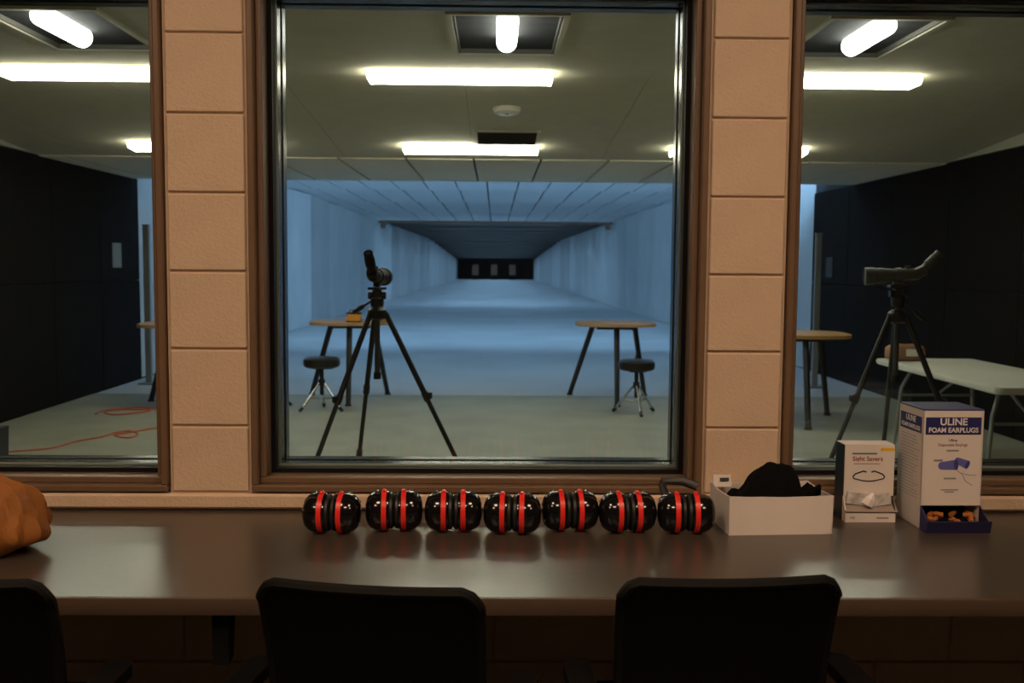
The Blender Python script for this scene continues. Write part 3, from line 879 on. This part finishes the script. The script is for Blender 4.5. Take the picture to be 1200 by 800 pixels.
# ---- posts at the tunnel mouth
for px, lab in ((954, 'grey steel post by the tunnel mouth, right window'), (175, 'grey steel post by the tunnel mouth, left window')):
    p = at_y(px, 450, 11.6)
    zt = at_y(px, 274 if px > 600 else 264, 11.6).z
    t = thing('steel_post', lab, 'post', (p.x, 11.6, 0), group='posts at the tunnel mouth')
    mk('upright', box(new(), (0, 0, zt / 2), (0.07, 0.05, zt), bev=0.004), M_GREYM, t)
    mk('base_plate', box(new(), (0, 0, 0.008), (0.2, 0.2, 0.016), bev=0.002), M_GREYM, t)
    mk('cap', box(new(), (0, 0, zt + 0.006), (0.08, 0.06, 0.012), bev=0.002), M_GREYM, t)

# ---- wall notices
for px, y0, y1_, s, lab in ((137, 285, 313, -1, 'pale notice sheet on the dark left wall of the range'), (972, 299, 327, 1, 'dim notice sheet on the dark right wall of the range')):
    a = at_x(px, (y0 + y1_) / 2, s * (RX - 0.004))
    t = thing('notice_sheet', lab, 'notice', (s * (RX - 0.004), a.y, a.z - 0.13), group='notices on the dark walls')
    mk('backing', box(new(), (0, 0, 0.13), (0.006, 0.26, 0.28)), M_GREYM if s < 0 else M_DARKWALL, t)
    mk('sheet', box(new(), (-s * 0.004, 0, 0.13), (0.003, 0.24, 0.26)), M_PAPER if s < 0 else mat('dim_paper', (0.05, 0.05, 0.048), 0.8), t)

# ---- orange cords on the floor
def cord(label, pix, r=0.007):
    pts = [at_z(x, y, 0.012) for x, y in pix]
    pts = [Vector((q.x, q.y, r)) for q in pts]
    fine = []
    for i in range(len(pts) - 1):
        p0 = pts[max(i - 1, 0)]; p1 = pts[i]; p2 = pts[i + 1]; p3 = pts[min(i + 2, len(pts) - 1)]
        for k in range(6):
            u = k / 6
            fine.append(0.5 * ((2 * p1) + (p2 - p0) * u + (2 * p0 - 5 * p1 + 4 * p2 - p3) * u * u + (3 * p1 - p0 - 3 * p2 + p3) * u ** 3))
    fine.append(pts[-1])
    b = path(new(), fine, r, 8)
    t = mk('extension_cord', b, M_CORD, None, smooth=True)
    return tag(t, label, 'cord')
cord('orange cord snaking across the floor below the left window', [(-12, 531), (16, 528), (60, 524), (90, 516), (118, 511), (136, 506), (152, 504), (162, 508), (150, 512), (134, 509), (150, 506), (186, 500), (215, 497)])
cord('orange cord loosely coiled on the floor near the dark left wall', [(112, 484), (124, 480), (150, 477), (172, 477), (176, 480), (160, 483), (134, 485), (122, 482), (140, 479), (165, 479), (182, 478), (210, 475)])

# ---- black bin with green mark
p = at_y(10, 520, 4.6); zt = at_y(5, 504, 4.6).z
t = thing('waste_bin', 'black bin with a green mark at the left edge of the left window', 'bin', (p.x - 0.235, 4.6, 0))
b = prism(new(), [(-0.145, 0), (0.145, 0), (0.17, zt), (-0.17, zt)], 'y', -0.14, 0.14); mk('body', b, M_BIN, t)
mk('lid', box(new(), (-0.02, 0, zt + 0.015), (0.28, 0.24, 0.03), bev=0.008), M_BIN, t)
b = new()
for k in range(3):
    a = R(90 + 120 * k)
    box(b, (0.13 + 0.028 * math.cos(a), -0.142, zt - 0.10 + 0.028 * math.sin(a)), (0.045, 0.004, 0.016), Matrix.Rotation(-a + PI / 2 - 0.5, 3, 'Y'))
mk('green_mark', b, M_GREEN, t)

# ================================================================== THINGS ON THE COUNTER
RINGP = dict(n=36)
def earmuff(label, px, py, yaw, roll=0.0):
    c = at_z(px - 2, py + 4, COUNTER_Z)
    t = thing('ear_defenders', label, 'ear muffs', (c.x, c.y + 0.040, COUNTER_Z), yaw, 'red ringed ear defenders in a row')
    Zc = 0.0475
    for s in (-1, 1):
        MX = Matrix.Translation((0, 0, Zc)) @ Matrix.Rotation(s * PI / 2, 4, 'Y')
        cup = mk('cup', lathe(new(), [(0.0, 0.004), (0.030, 0.004), (0.040, 0.013), (0.0445, 0.0150), (0.0465, 0.0165), (0.0470, 0.030), (0.0455, 0.043), (0.041, 0.054), (0.033, 0.062), (0.020, 0.0668), (0.0, 0.068)], 36, MX, sy=0.94), M_GLOSSBLACK, t, smooth=True)
        mk('red_ring', lathe(new(), [(0.0455, 0.0165), (0.0480, 0.0175), (0.0480, 0.0285), (0.0455, 0.0295)], 36, MX, sy=0.94), M_RED, cup, smooth=True)
        mk('cushion', lathe(new(), [(0.020, 0.0005), (0.037, 0.0005), (0.0425, 0.004), (0.0435, 0.010), (0.038, 0.014)], 30, MX, sy=0.96), M_CUSH, cup, smooth=True)
        mk('rim', lathe(new(), [(0.040, 0.0115), (0.0455, 0.0125), (0.0462, 0.0155), (0.042, 0.0165)], 36, MX, sy=0.94), M_GLOSSBLACK, cup, smooth=True)
        b = box(new(), (s * 0.023, -0.004, Zc + 0.0475), (0.010, 0.018, 0.008), bev=0.002); mk('pivot', b, M_RED, cup)
        b = new(); path(b, [(s * 0.034, -0.006, Zc + 0.043), (s * 0.040, 0.012, Zc + 0.046), (s * 0.043, 0.04, Zc + 0.036), (s * 0.040, 0.066, Zc + 0.018)], 0.0018, 8)
        mk('wire_yoke', b, M_WIRE, t, smooth=True)
    pts, n = [], 16
    for k in range(n + 1):
        a = PI * k / n
        pts.append((0.046 * math.cos(a), 0.060 + 0.040 * math.sin(a), Zc + 0.012 - 0.010 * math.sin(a)))
    b = new(); path(b, pts, 0.011, 8, flat=0.45)
    mk('headband', b, M_CUSH, t, smooth=True)
    return t
EM = [('leftmost of the seven black ear defenders with red rings', 388, 625, R(-4)),
      ('second black ear defenders with red rings from the left', 462, 622, R(3)),
      ('third black ear defenders with red rings from the left', 532.5, 623, R(1)),
      ('middle ear defenders of the row of seven with red rings', 602.5, 625.5, R(-3)),
      ('third ear defenders with red rings from the white box', 671, 622, R(4)),
      ('second ear defenders with red rings from the white box', 739.5, 624, R(5)),
      ('black ear defenders with red rings touching the white box', 809, 625, R(-2))]
for lab, px, py, yaw in EM:
    t = earmuff(lab, px, py, yaw)
# the last pair shows its headband above the left cup
b = new(); path(b, [(-0.044, 0.03, 0.082), (-0.050, 0.045, 0.100), (-0.045, 0.06, 0.110), (0.0, 0.062, 0.110), (0.035, 0.05, 0.100)], 0.011, 8, flat=0.5)
mk('head_pad', b, M_CUSH, t, smooth=True)

# ---- white open box with black garment
a0 = at_z(851.5, 627.3, COUNTER_Z); a1 = at_z(973, 625.6, COUNTER_Z)
bw = a1.x - a0.x; bd = 0.165; bh = at_y(914, 582, a0.y).z - COUNTER_Z
t = thing('open_white_box', 'open white card box holding a black garment', 'box', ((a0.x + a1.x) / 2, (a0.y + a1.y) / 2 + bd / 2, COUNTER_Z), math.atan2(a1.y - a0.y, a1.x - a0.x))
TH = 0.003
mk('base', box(new(), (0, 0, TH / 2), (bw, bd, TH)), M_WHITECARD, t)
def bentwall(p0, p1, h0, h1, dent=0.0, n=12, th=TH):
    b = new()
    p0, p1 = Vector(p0), Vector(p1); d = (p1 - p0); nrm = Vector((d.y, -d.x, 0)).normalized()
    rows_ = []
    for k in range(n + 1):
        u = k / n
        col_ = []
        for j in range(4):
            v = j / 3
            off = dent * math.sin(PI * u) * v + (dent * 1.2 * max(0, 1 - abs(u - 0.35) * 6)) * v * v
            pt = p0 + d * u + nrm * off + Vector((0, 0, v * ((h0 + (h1 - h0) * u) - 0.004 * math.sin(PI * u))))
            col_.append((b.verts.new(pt), b.verts.new(pt - nrm * th)))
        rows_.append(col_)
    for k in range(n):
        for j in range(3):
            A, B, C, D = rows_[k][j], rows_[k + 1][j], rows_[k + 1][j + 1], rows_[k][j + 1]
            b.faces.new((A[0], B[0], C[0], D[0])); b.faces.new((D[1], C[1], B[1], A[1]))
        b.faces.new((rows_[k][3][0], rows_[k + 1][3][0], rows_[k + 1][3][1], rows_[k][3][1]))
    for k in (0, n):
        for j in range(3):
            b.faces.new((rows_[k][j][0], rows_[k][j + 1][0], rows_[k][j + 1][1], rows_[k][j][1]))
    bmesh.ops.recalc_face_normals(b, faces=b.faces[:])
    return b
mk('front_side', bentwall((-bw / 2, -bd / 2, 0), (bw / 2, -bd / 2, 0), bh, bh, -0.004), M_WHITECARD, t, smooth=True)
mk('back_side', bentwall((bw / 2, bd / 2, 0), (-bw / 2, bd / 2, 0), bh, bh, 0.002), M_WHITECARD, t, smooth=True)
mk('left_side', bentwall((-bw / 2, bd / 2, 0), (-bw / 2, -bd / 2, 0), bh, bh, 0.001), M_WHITECARD, t, smooth=True)
mk('right_side', bentwall((bw / 2, -bd / 2, 0), (bw / 2, bd / 2, 0), bh, bh, 0.001), M_WHITECARD, t, smooth=True)
b = box(new(), (-bw / 2 + 0.022, bd / 2 - 0.03, bh + 0.008), (0.045, 0.003, 0.03), Matrix.Rotation(R(-18), 3, 'X')); fp = mk('flap', b, M_WHITECARD, t)
b = box(new(), (-bw / 2 + 0.026, bd / 2 - 0.033, bh + 0.012), (0.022, 0.003, 0.008), Matrix.Rotation(R(-18), 3, 'X')); mk('flap_slot', b, M_INK, fp)

# garment: lumpy mound
g = thing('black_garment', 'crumpled black cloth cap heaped in the white box', 'garment', ((a0.x + a1.x) / 2 + 0.003, a0.y + bd / 2, COUNTER_Z + 0.004))
b = new()
nx, ny = 34, 16
gx, gy = 0.206, 0.13
rv = random.Random(11)
def hump(u, v):
    h = 0.055
    # profile read from the photo: steep left slope, peak left of the middle, shoulder on the right
    prof = [(0, 0.070), (0.06, 0.088), (0.11, 0.082), (0.15, 0.088), (0.24, 0.118), (0.34, 0.140), (0.44, 0.152), (0.55, 0.150), (0.66, 0.150), (0.72, 0.143), (0.77, 0.130), (0.79, 0.108), (0.84, 0.086), (0.90, 0.093), (0.95, 0.104), (1.0, 0.085)]
    for i in range(len(prof) - 1):
        if prof[i][0] <= u <= prof[i + 1][0]:
            f = (u - prof[i][0]) / (prof[i + 1][0] - prof[i][0]); h = prof[i][1] + f * (prof[i + 1][1] - prof[i][1]); break
    e = 1 - abs(2 * v - 1) ** 2.4
    base = 0.045
    return base + (h - base) * (0.25 + 0.75 * e) + 0.0015 * math.sin(u * 31 + v * 9) * e + 0.002 * math.sin(u * 17 - v * 23)
G = [[b.verts.new((-gx / 2 + gx * i / nx, -gy / 2 + gy * j / ny, hump(i / nx, j / ny))) for j in range(ny + 1)] for i in range(nx + 1)]
for i in range(nx):
    for j in range(ny):
        b.faces.new((G[i][j], G[i + 1][j], G[i + 1][j + 1], G[i][j + 1]))
bd_e = [e for e in b.edges if e.is_boundary]
ex = bmesh.ops.extrude_edge_only(b, edges=bd_e)
low = [v for v in ex['geom'] if isinstance(v, bmesh.types.BMVert)]
for v in low: v.co.z = 0.0
bmesh.ops.contextual_create(b, geom=[e for e in b.edges if e.is_boundary])
bmesh.ops.recalc_face_normals(b, faces=b.faces[:])
mk('crown', b, M_CLOTH, g, smooth=True)
b = new(); path(b, [(0.075, -0.052, 0.080), (0.088, -0.054, 0.102), (0.098, -0.050, 0.106), (0.100, -0.04, 0.086)], 0.006, 8)
mk('strap', b, M_CLOTH, g, smooth=True)

# ---- tissue dispenser box "Sight Savers"
a0 = at_z(990.5, 611.5, COUNTER_Z); a1 = at_z(1048.5, 611.5, COUNTER_Z)
sw = a1.x - a0.x; sh = at_y(1024, 523, a0.y).z - COUNTER_Z; sd = 0.055
t = thing('lens_tissue_dispenser', 'white lens cleaning tissue box reading Sight Savers on the counter', 'dispenser box', ((a0.x + a1.x) / 2, a0.y, COUNTER_Z), 0)
lipz = 0.026; trz = 0.062
mk('body', box(new(), (0, 0.022 + sd / 2, sh / 2), (sw - 0.003, sd, sh - 0.003)), M_WHITECARD, t)
fpn = mk('front_panel', box(new(), (0.001, 0.0205, (sh + trz) / 2), (sw, 0.003, sh - trz)), M_WHITECARD, t)
mk('side_panel', box(new(), (-sw / 2 - 0.0005, 0.022 + sd / 2, sh / 2), (0.003, sd, sh)), M_TEAL, t)
mk('side_panel', box(new(), (sw / 2 + 0.0005, 0.022 + sd / 2, sh / 2), (0.003, sd, sh)), M_TEAL, t)
mk('top_panel', box(new(), (0, 0.022 + sd / 2, sh), (sw, sd, 0.003)), M_WHITECARD, t)
mk('front_lip', box(new(), (0, -0.0, lipz / 2 - 0.002), (sw, 0.003, lipz - 0.004)), M_WHITECARD, t)
mk('tray_base', box(new(), (0, 0.010, 0.0015), (sw, 0.02, 0.003)), M_WHITECARD, t)
mk('tray_top', box(new(), (0.002, 0.010, lipz + 0.008), (sw + 0.008, 0.028, 0.003), Matrix.Rotation(R(38), 3, 'X')), M_TRAYG, t)
for s in (-1, 1):
    b = prism(new(), [(0.0, 0.0), (0.022, 0.0), (0.022, trz), (0.018, trz), (0.0, lipz)], 'x', s * (sw / 2 - 0.002), s * (sw / 2 + 0.001)); mk('tray_side', b, M_TEAL if s > 0 else M_WHITECARD, t)
b = new()
box(b, (-0.028, 0.014, lipz + 0.030), (0.055, 0.006, 0.03), Matrix.Rotation(R(8), 3, 'Y'))
mk('sachet', b, M_TISSUE, t)
b = new()
path(b, [(-0.005, 0.012, lipz + 0.016), (0.002, 0.010, lipz + 0.030), (0.010, 0.011, lipz + 0.044)], [0.016, 0.013, 0.004], 7); mk('tissue', b, M_INKW, t)
b = box(new(), (0.030, 0.012, lipz + 0.028), (0.045, 0.006, 0.028), Matrix.Rotation(R(-10), 3, 'Y')); mk('sachet', b, M_TISSUE, t)
FY = 0.0188
text('printed_title', 'Sight Savers', 0.0155, M_INKR, fpn, (-0.004, FY, sh - 0.035), bold=0.0003, sx=1.03)
for k, (x, z, ww, hh, mm) in enumerate(((-0.012, sh - 0.0215, 0.062, 0.004, M_INKT), (-0.006, sh - 0.047, 0.066, 0.002, M_INKG))):
    mk('print_line', box(new(), (x, FY, z), (ww, 0.0004, hh)), mm, fpn)
mk('yellow_tag', box(new(), (sw / 2 - 0.017, FY, sh - 0.011), (0.034, 0.0004, 0.008)), M_YEL, fpn)
b = new()                                # printed spectacles
gl = [(-0.040, 0), (-0.034, 0.007), (-0.014, 0.0145), (-0.006, 0.012)]
for s in (-1, 1):
    path(b, [(s * x, FY, sh - 0.080 + z) for x, z in gl], 0.0021, 6)
    path(b, [(s * -0.040, FY, sh - 0.080), (s * -0.037, FY, sh - 0.0845), (s * -0.015, FY, sh - 0.090), (0, FY, sh - 0.0915)], 0.0018, 6)
for v in b.verts: v.co.y = FY + (v.co.y - FY) * 0.2
mk('printed_spectacles', b, M_INK, fpn)
text('lip_print', '100', 0.010, M_INKG, t, (-sw / 2 + 0.016, -0.0018, lipz / 2 - 0.002), bold=0.0002)
mk('lip_line', box(new(), (0.030, -0.0018, lipz / 2 - 0.002), (0.030, 0.0004, 0.004)), M_INKG, t)

# ---- foam earplug dispenser "ULINE FOAM EARPLUGS"
a0 = at_z(1076.5, 619.5, COUNTER_Z)
ftop0 = at_y(1086.5, 481, a0.y); ftop1 = at_y(1157, 482.5, a0.y)
uw = ftop1.x - ftop0.x + 0.002; uh = ftop0.z - COUNTER_Z; ud = 0.135
ux = a0.x + uw / 2 + 0.001
t = thing('earplug_dispenser', 'tall white and navy foam earplug box reading ULINE on the counter', 'dispenser box', (ux, a0.y, COUNTER_Z), R(1.0))
oz = 0.058
sp = prism(new(), [(0.0, 0.0), (ud, 0.0), (ud, uh), (0.0, uh)], 'x', -uw / 2, -uw / 2 + 0.003)
sd_ = mk('side_panel', sp, M_WHITECARD, t)
mk('side_panel', box(new(), (uw / 2 - 0.0015, ud / 2, uh / 2), (0.003, ud, uh)), M_WHITECARD, t)
mk('back_panel', box(new(), (0, ud - 0.0015, uh / 2), (uw, 0.003, uh)), M_WHITECARD, t)
fp = mk('front_panel', box(new(), (0, 0.0015, (uh + oz) / 2), (uw, 0.003, uh - oz)), M_WHITECARD, t)
mk('top_panel', box(new(), (0, ud / 2, uh + 0.0015), (uw, ud, 0.003)), M_NAVY, t)
mk('bottom_panel', box(new(), (0, ud / 2, 0.0015), (uw, ud, 0.003)), M_NAVYD, t)
mk('inner_chute', box(new(), (0, 0.07, 0.04), (uw - 0.008, 0.003, 0.09), Matrix.Rotation(R(-35), 3, 'X')), M_NAVYD, t)
trd = 0.036
mk('tray_front', box(new(), (0.004, -trd - 0.004, 0.0145), (uw + 0.006, 0.003, 0.030), Matrix.Rotation(R(14), 3, 'X')), M_NAVYD, t)
mk('tray_base', box(new(), (0.002, -trd / 2, 0.0015), (uw, trd, 0.003)), M_NAVYD, t)
for s in (-1, 1):
    b = prism(new(), [(0.0, 0.0), (-trd, 0.0), (-trd - 0.007, 0.029), (0.0, oz)], 'x', s * (uw / 2 - 0.003), s * uw / 2); mk('tray_side', b, M_NAVY if s < 0 else M_NAVYD, t)
rv = random.Random(5)
for k in range(18):
    x = -uw / 2 + 0.015 + (uw - 0.03) * rv.random(); y = -trd + 0.008 + 0.055 * rv.random()
    e = thing('foam_earplug', 'orange foam earplug lying in the dispenser tray', 'earplug', (ux + x, a0.y + y, COUNTER_Z + 0.010 + 0.012 * (k % 2) + 0.01 * max(0, y + trd) / 0.05), rv.random() * 6, 'orange earplugs in the tray')
    mk('foam', lathe(new(), [(0.0, -0.012), (0.0062, -0.012), (0.006, 0.004), (0.004, 0.011), (0, 0.0125)], 8, Matrix.Rotation(R(80), 4, 'Y')), M_FOAM, e, smooth=True)
bz = uh - 0.037
mk('printed_band', box(new(), (0, -0.0002, bz), (uw - 0.012, 0.0004, 0.042)), M_NAVY, fp)
text('brand_lettering', 'ULINE', 0.0235, M_INKW, fp, (0, -0.0006, bz + 0.0095), bold=0.0005, sx=1.05)
text('brand_lettering', 'FOAM EARPLUGS', 0.0165, M_INKW, fp, (0, -0.0006, bz - 0.0105), bold=0.0004, sx=0.96)
text('small_print', 'Uline', 0.010, M_INKB2, fp, (0, -0.0003, bz - 0.035), bold=0.0001)
text('small_print', 'Disposable Earplugs', 0.010, M_INKR, fp, (0, -0.0003, bz - 0.046), sx=0.9)
mk('print_line', box(new(), (0.0, -0.0002, bz - 0.060), (0.030, 0.0004, 0.004)), M_INKG, fp)
mk('print_line', box(new(), (-0.034, -0.0002, bz - 0.084), (0.022, 0.0004, 0.005)), M_INKG, fp)
mk('print_line', box(new(), (-0.004, -0.0002, bz - 0.128), (0.030, 0.0004, 0.004)), M_INKG, fp)
mk('print_line', box(new(), (-0.004, -0.0002, bz - 0.156), (0.042, 0.0004, 0.003)), M_INKG, fp)
mk('print_line', box(new(), (-0.004, -0.0002, bz - 0.161), (0.024, 0.0004, 0.003)), M_INKG, fp)
# printed picture of two earplugs and a cord
def flat_plug(cx, cz, L, r, ang):
    pts = []
    for k in range(9): pts.append((-L / 2 + r * 0.7 * (1 - math.sin(PI * k / 8)), r * 0.75 * math.cos(PI * k / 8)))
    pts = [(-L / 2 + 0.7 * r, r * 0.75)] + pts + [(L / 2, -r), (L / 2, r)]
    c, s = math.cos(ang), math.sin(ang)
    b = prism(new(), [(cx + x * c - z * s, cz + x * s + z * c) for x, z in pts[1:]], 'y', -0.0006, 0.0)
    o = mk('printed_plug', b, M_INKB, fp)
    b = prism(new(), [(cx + (L / 2 + 0.45 * r * math.cos(a)) * c - r * math.sin(a) * s, cz + (L / 2 + 0.45 * r * math.cos(a)) * s + r * math.sin(a) * c) for a in [2 * PI * k / 16 for k in range(16)]], 'y', -0.0010, -0.0004)
    mk('printed_plug_end', b, M_INKB2, fp)
flat_plug(0.022, bz - 0.088, 0.034, 0.0105, R(-22))
flat_plug(-0.012, bz - 0.096, 0.044, 0.0125, R(4))
b = new(); path(b, [(0.008, -0.0005, bz - 0.102), (0.018, -0.0005, bz - 0.112), (0.026, -0.0005, bz - 0.118), (0.034, -0.0005, bz - 0.134), (0.052, -0.0005, bz - 0.145)], 0.0006, 5)
path(b, [(0.022, -0.0005, bz - 0.114), (0.040, -0.0005, bz - 0.119), (0.060, -0.0005, bz - 0.120)], 0.0006, 5)
mk('printed_cord', b, M_INKG, fp)
# side print
mk('side_band', box(new(), (-uw / 2 - 0.0002, ud / 2, bz), (0.0004, ud - 0.016, 0.040)), M_NAVY, sd_)
text('side_lettering', 'ULINE', 0.020, M_INKW, sd_, (-uw / 2 - 0.0006, ud / 2, bz + 0.009), rot=(PI / 2, 0, -PI / 2), bold=0.0004)
text('side_lettering', 'FOAM EARPLUGS', 0.015, M_INKW, sd_, (-uw / 2 - 0.0006, ud / 2, bz - 0.010), rot=(PI / 2, 0, -PI / 2), bold=0.0003, sx=0.9)
M_SPR = mat('side_small_print', (0.50, 0.46, 0.45), 0.6)
for k in range(20):
    ln = (ud - 0.03) * (0.7 + 0.3 * rv.random())
    mk('side_print_line', box(new(), (-uw / 2 - 0.0002, 0.015 + ln / 2 if False else ud - 0.015 - ln / 2, bz - 0.032 - k * 0.0078), (0.0004, ln, 0.0028)), M_SPR, sd_)

# ---- orange canvas bag at the left
a0 = at_z(57, 650, COUNTER_Z)
t = thing('orange_bag', 'plump orange brown canvas bag at the left end of the counter', 'bag', (a0.x - 0.15, a0.y + 0.03, COUNTER_Z), R(-6))
b = new()
sg = lambda v, e: math.copysign(abs(v) ** e, v)
nu, nv = 48, 26
rings = []
for j in range(nv + 1):
    v = -PI / 2 + PI * j / nv
    ring = []
    for i in range(nu):
        u = 2 * PI * i / nu
        cx = sg(math.cos(v), 0.62) * sg(math.cos(u), 0.7)
        cy = sg(math.cos(v), 0.62) * sg(math.sin(u), 0.7)
        cz = sg(math.sin(v), 0.72)
        z = 0.5 + 0.5 * cz
        tp = 1.0 - 0.62 * z ** 1.5            # narrows to the top
        fold = 0.010 * math.sin(7 * u + 6 * z) * math.sin(PI * z) + 0.006 * math.sin(13 * u - 9 * z) * math.sin(PI * z)
        x = cx * 0.15 * tp + fold * math.cos(u)
        y = cy * 0.10 * tp + fold * math.sin(u)
        ring.append(b.verts.new((x, y, max(0.0, 0.178 * z + 0.008 * math.sin(9 * x / 0.15 + 2)))))
    rings.append(ring)
for j in range(nv):
    for i in range(nu):
        b.faces.new((rings[j][i], rings[j][(i + 1) % nu], rings[j + 1][(i + 1) % nu], rings[j + 1][i]))
bmesh.ops.remove_doubles(b, verts=b.verts[:], dist=0.0005)
bmesh.ops.recalc_face_normals(b, faces=b.faces[:])
mk('body', b, M_ORANGE, t, smooth=True)
b = new(); path(b, [(-0.06, -0.03, 0.145), (-0.055, -0.02, 0.172), (-0.03, 0.0, 0.180), (-0.01, 0.02, 0.160)], 0.008, 8, flat=0.5)
mk('carry_loop', b, M_STITCH, t, smooth=True)

# ================================================================== OFFICE CHAIRS
def chair_parts(label, loc, rz):
    """faces +Y; origin on the floor below the seat"""
    t = thing('office_chair', label, 'chair', loc, rz, 'black office chairs at the counter')
    # backrest: curved slab leaning towards the viewer
    b = new()
    nx, nz = 20, 14
    H0, H1 = 0.50, 0.870
    def P(u, v, off):
        wd = 0.365 + 0.022 * v
        # rounded upper corners
        x = (u - 0.5) * wd
        z = H0 + (H1 - H0) * v
        edge = max(0, abs(u - 0.5) * 2 - 0.86) / 0.14
        if v > 0.9: z -= 0.024 * edge ** 2 * ((v - 0.9) / 0.1)
        if v < 0.1: z += 0.03 * edge ** 2 * ((0.1 - v) / 0.1)
        y = -0.215 - 0.050 * v ** 1.3 + 0.045 * v * 0 + 0.022 * (abs(u - 0.5) * 2) ** 2 + 0.02 * math.sin(PI * v)
        return Vector((x, y + off, z))
    F = [[b.verts.new(P(i / nx, j / nz, 0)) for j in range(nz + 1)] for i in range(nx + 1)]
    K = [[b.verts.new(P(i / nx, j / nz, 0.018)) for j in range(nz + 1)] for i in range(nx + 1)]
    for i in range(nx):
        for j in range(nz):
            b.faces.new((F[i][j], F[i + 1][j], F[i + 1][j + 1], F[i][j + 1]))
            b.faces.new((K[i][j + 1], K[i + 1][j + 1], K[i + 1][j], K[i][j]))
        b.faces.new((F[i][nz], F[i + 1][nz], K[i + 1][nz], K[i][nz])); b.faces.new((F[i][0], K[i][0], K[i + 1][0], F[i + 1][0]))
    for j in range(nz):
        b.faces.new((F[0][j], F[0][j + 1], K[0][j + 1], K[0][j])); b.faces.new((F[nx][j], K[nx][j], K[nx][j + 1], F[nx][j + 1]))
    bmesh.ops.recalc_face_normals(b, faces=b.faces[:])
    bk = mk('backrest', b, M_MESH, t, smooth=True)
    pts = []
    for k in range(21): pts.append(P(0.0, k / 20 * 0.95, 0.009))
    pts += [P(0.006, 0.968, 0.009), P(0.018, 0.982, 0.009), P(0.036, 0.992, 0.009)]
    for k in range(1, 20): pts.append(P(0.03 + 0.94 * k / 20, 0.997, 0.009))
    pts += [P(0.964, 0.992, 0.009), P(0.982, 0.982, 0.009), P(0.994, 0.968, 0.009)]
    for k in range(21): pts.append(P(1.0, 0.95 - k / 20 * 0.95, 0.009))
    b = new(); path(b, pts, 0.011, 8)
    mk('back_frame', b, M_CHAIRPL, bk, smooth=True)
    b = new(); path(b, [P(0.5, 0.25, -0.012), P(0.5, 0.02, -0.015), (0, -0.20, 0.44), (0, -0.08, 0.405)], [0.02, 0.024, 0.024, 0.022], 10, flat=0.6)
    mk('back_support', b, M_CHAIRPL, t, smooth=True)
    b = prism(new(), rounded_rect(0.47, 0.44, 0.09), 'z', 0.43, 0.49)
    bmesh.ops.bevel(b, geom=[e for e in b.edges if abs(e.verts[0].co.z - e.verts[1].co.z) < 1e-5], offset=0.02, segments=3, affect='EDGES')
    mk('seat', b, M_SEATF, t, (0, 0.03, 0), smooth=True)
    mk('seat_plate', box(new(), (0, 0.0, 0.416), (0.24, 0.24, 0.03), bev=0.006), M_CHAIRPL, t)
    for s in (-1, 1):
        b = new(); path(b, [(s * 0.12, -0.02, 0.415), (s * 0.232, -0.08, 0.425), (s * 0.238, -0.15, 0.50), (s * 0.226, -0.225, 0.625), (s * 0.232, -0.225, 0.646)], 0.012, 10)
        mk('arm_support', b, M_CHROME, t, smooth=True)
        b = prism(new(), rounded_rect(0.050, 0.24, 0.024), 'z', 0.645, 0.668)
        mk('armrest', b, M_CHAIRPL, t, (s * 0.254, -0.19, 0))
    b = new(); tube(b, (0, 0, 0.11), (0, 0, 0.40), 0.025, n=16)
    gs = mk('gas_lift', b, M_CHROME, t, smooth=True)
    b = new(); tube(b, (0, 0, 0.10), (0, 0, 0.26), 0.034, n=16); mk('lift_cover', b, M_CHAIRPL, gs, smooth=True)
    b = lathe(new(), [(0.05, 0.075), (0.055, 0.10), (0.04, 0.125)], 16); mk('base_hub', b, M_CHAIRPL, t, smooth=True)
    for k in range(5):
        a = R(72 * k + 18); c, s = math.cos(a), math.sin(a)
        b = new(); path(b, [(0.03 * c, 0.03 * s, 0.10), (0.255 * c, 0.255 * s, 0.070)], [0.024, 0.016], 8)
        lg = mk('base_arm', b, M_CHAIRPL, t, smooth=True)
        b = new()
        for q in (-1, 1):
            o = Vector((0.255 * c - q * 0.014 * s, 0.255 * s + q * 0.014 * c, 0.0275)); d = Vector((-s, c, 0)) * 0.009
            tube(b, o - d, o + d, 0.0275, n=16)
        tube(b, (0.255 * c, 0.255 * s, 0.03), (0.255 * c, 0.255 * s, 0.075), 0.008)
        mk('caster', b, M_CHAIRPL, lg, smooth=True)
    return t
def chair_at(px, ytop, rz):
    """floor point of a chair whose top centre shows at this pixel"""
    q = at_z(px, ytop, 0.870)
    o = Matrix.Rotation(rz, 3, 'Z') @ Vector((0, -0.265, 0))
    return (q.x - o.x, q.y - o.y, 0)
ch = chair_parts('black mesh office chair at the middle of the counter, turned slightly', chair_at(425, 694, R(-9)), R(-9))
dup(ch, 'black mesh office chair in front of the white box', chair_at(863, 686, R(3)), R(3))
dup(ch, 'black mesh office chair at the left edge of the picture', chair_at(-89, 688, R(-2)), R(-2))
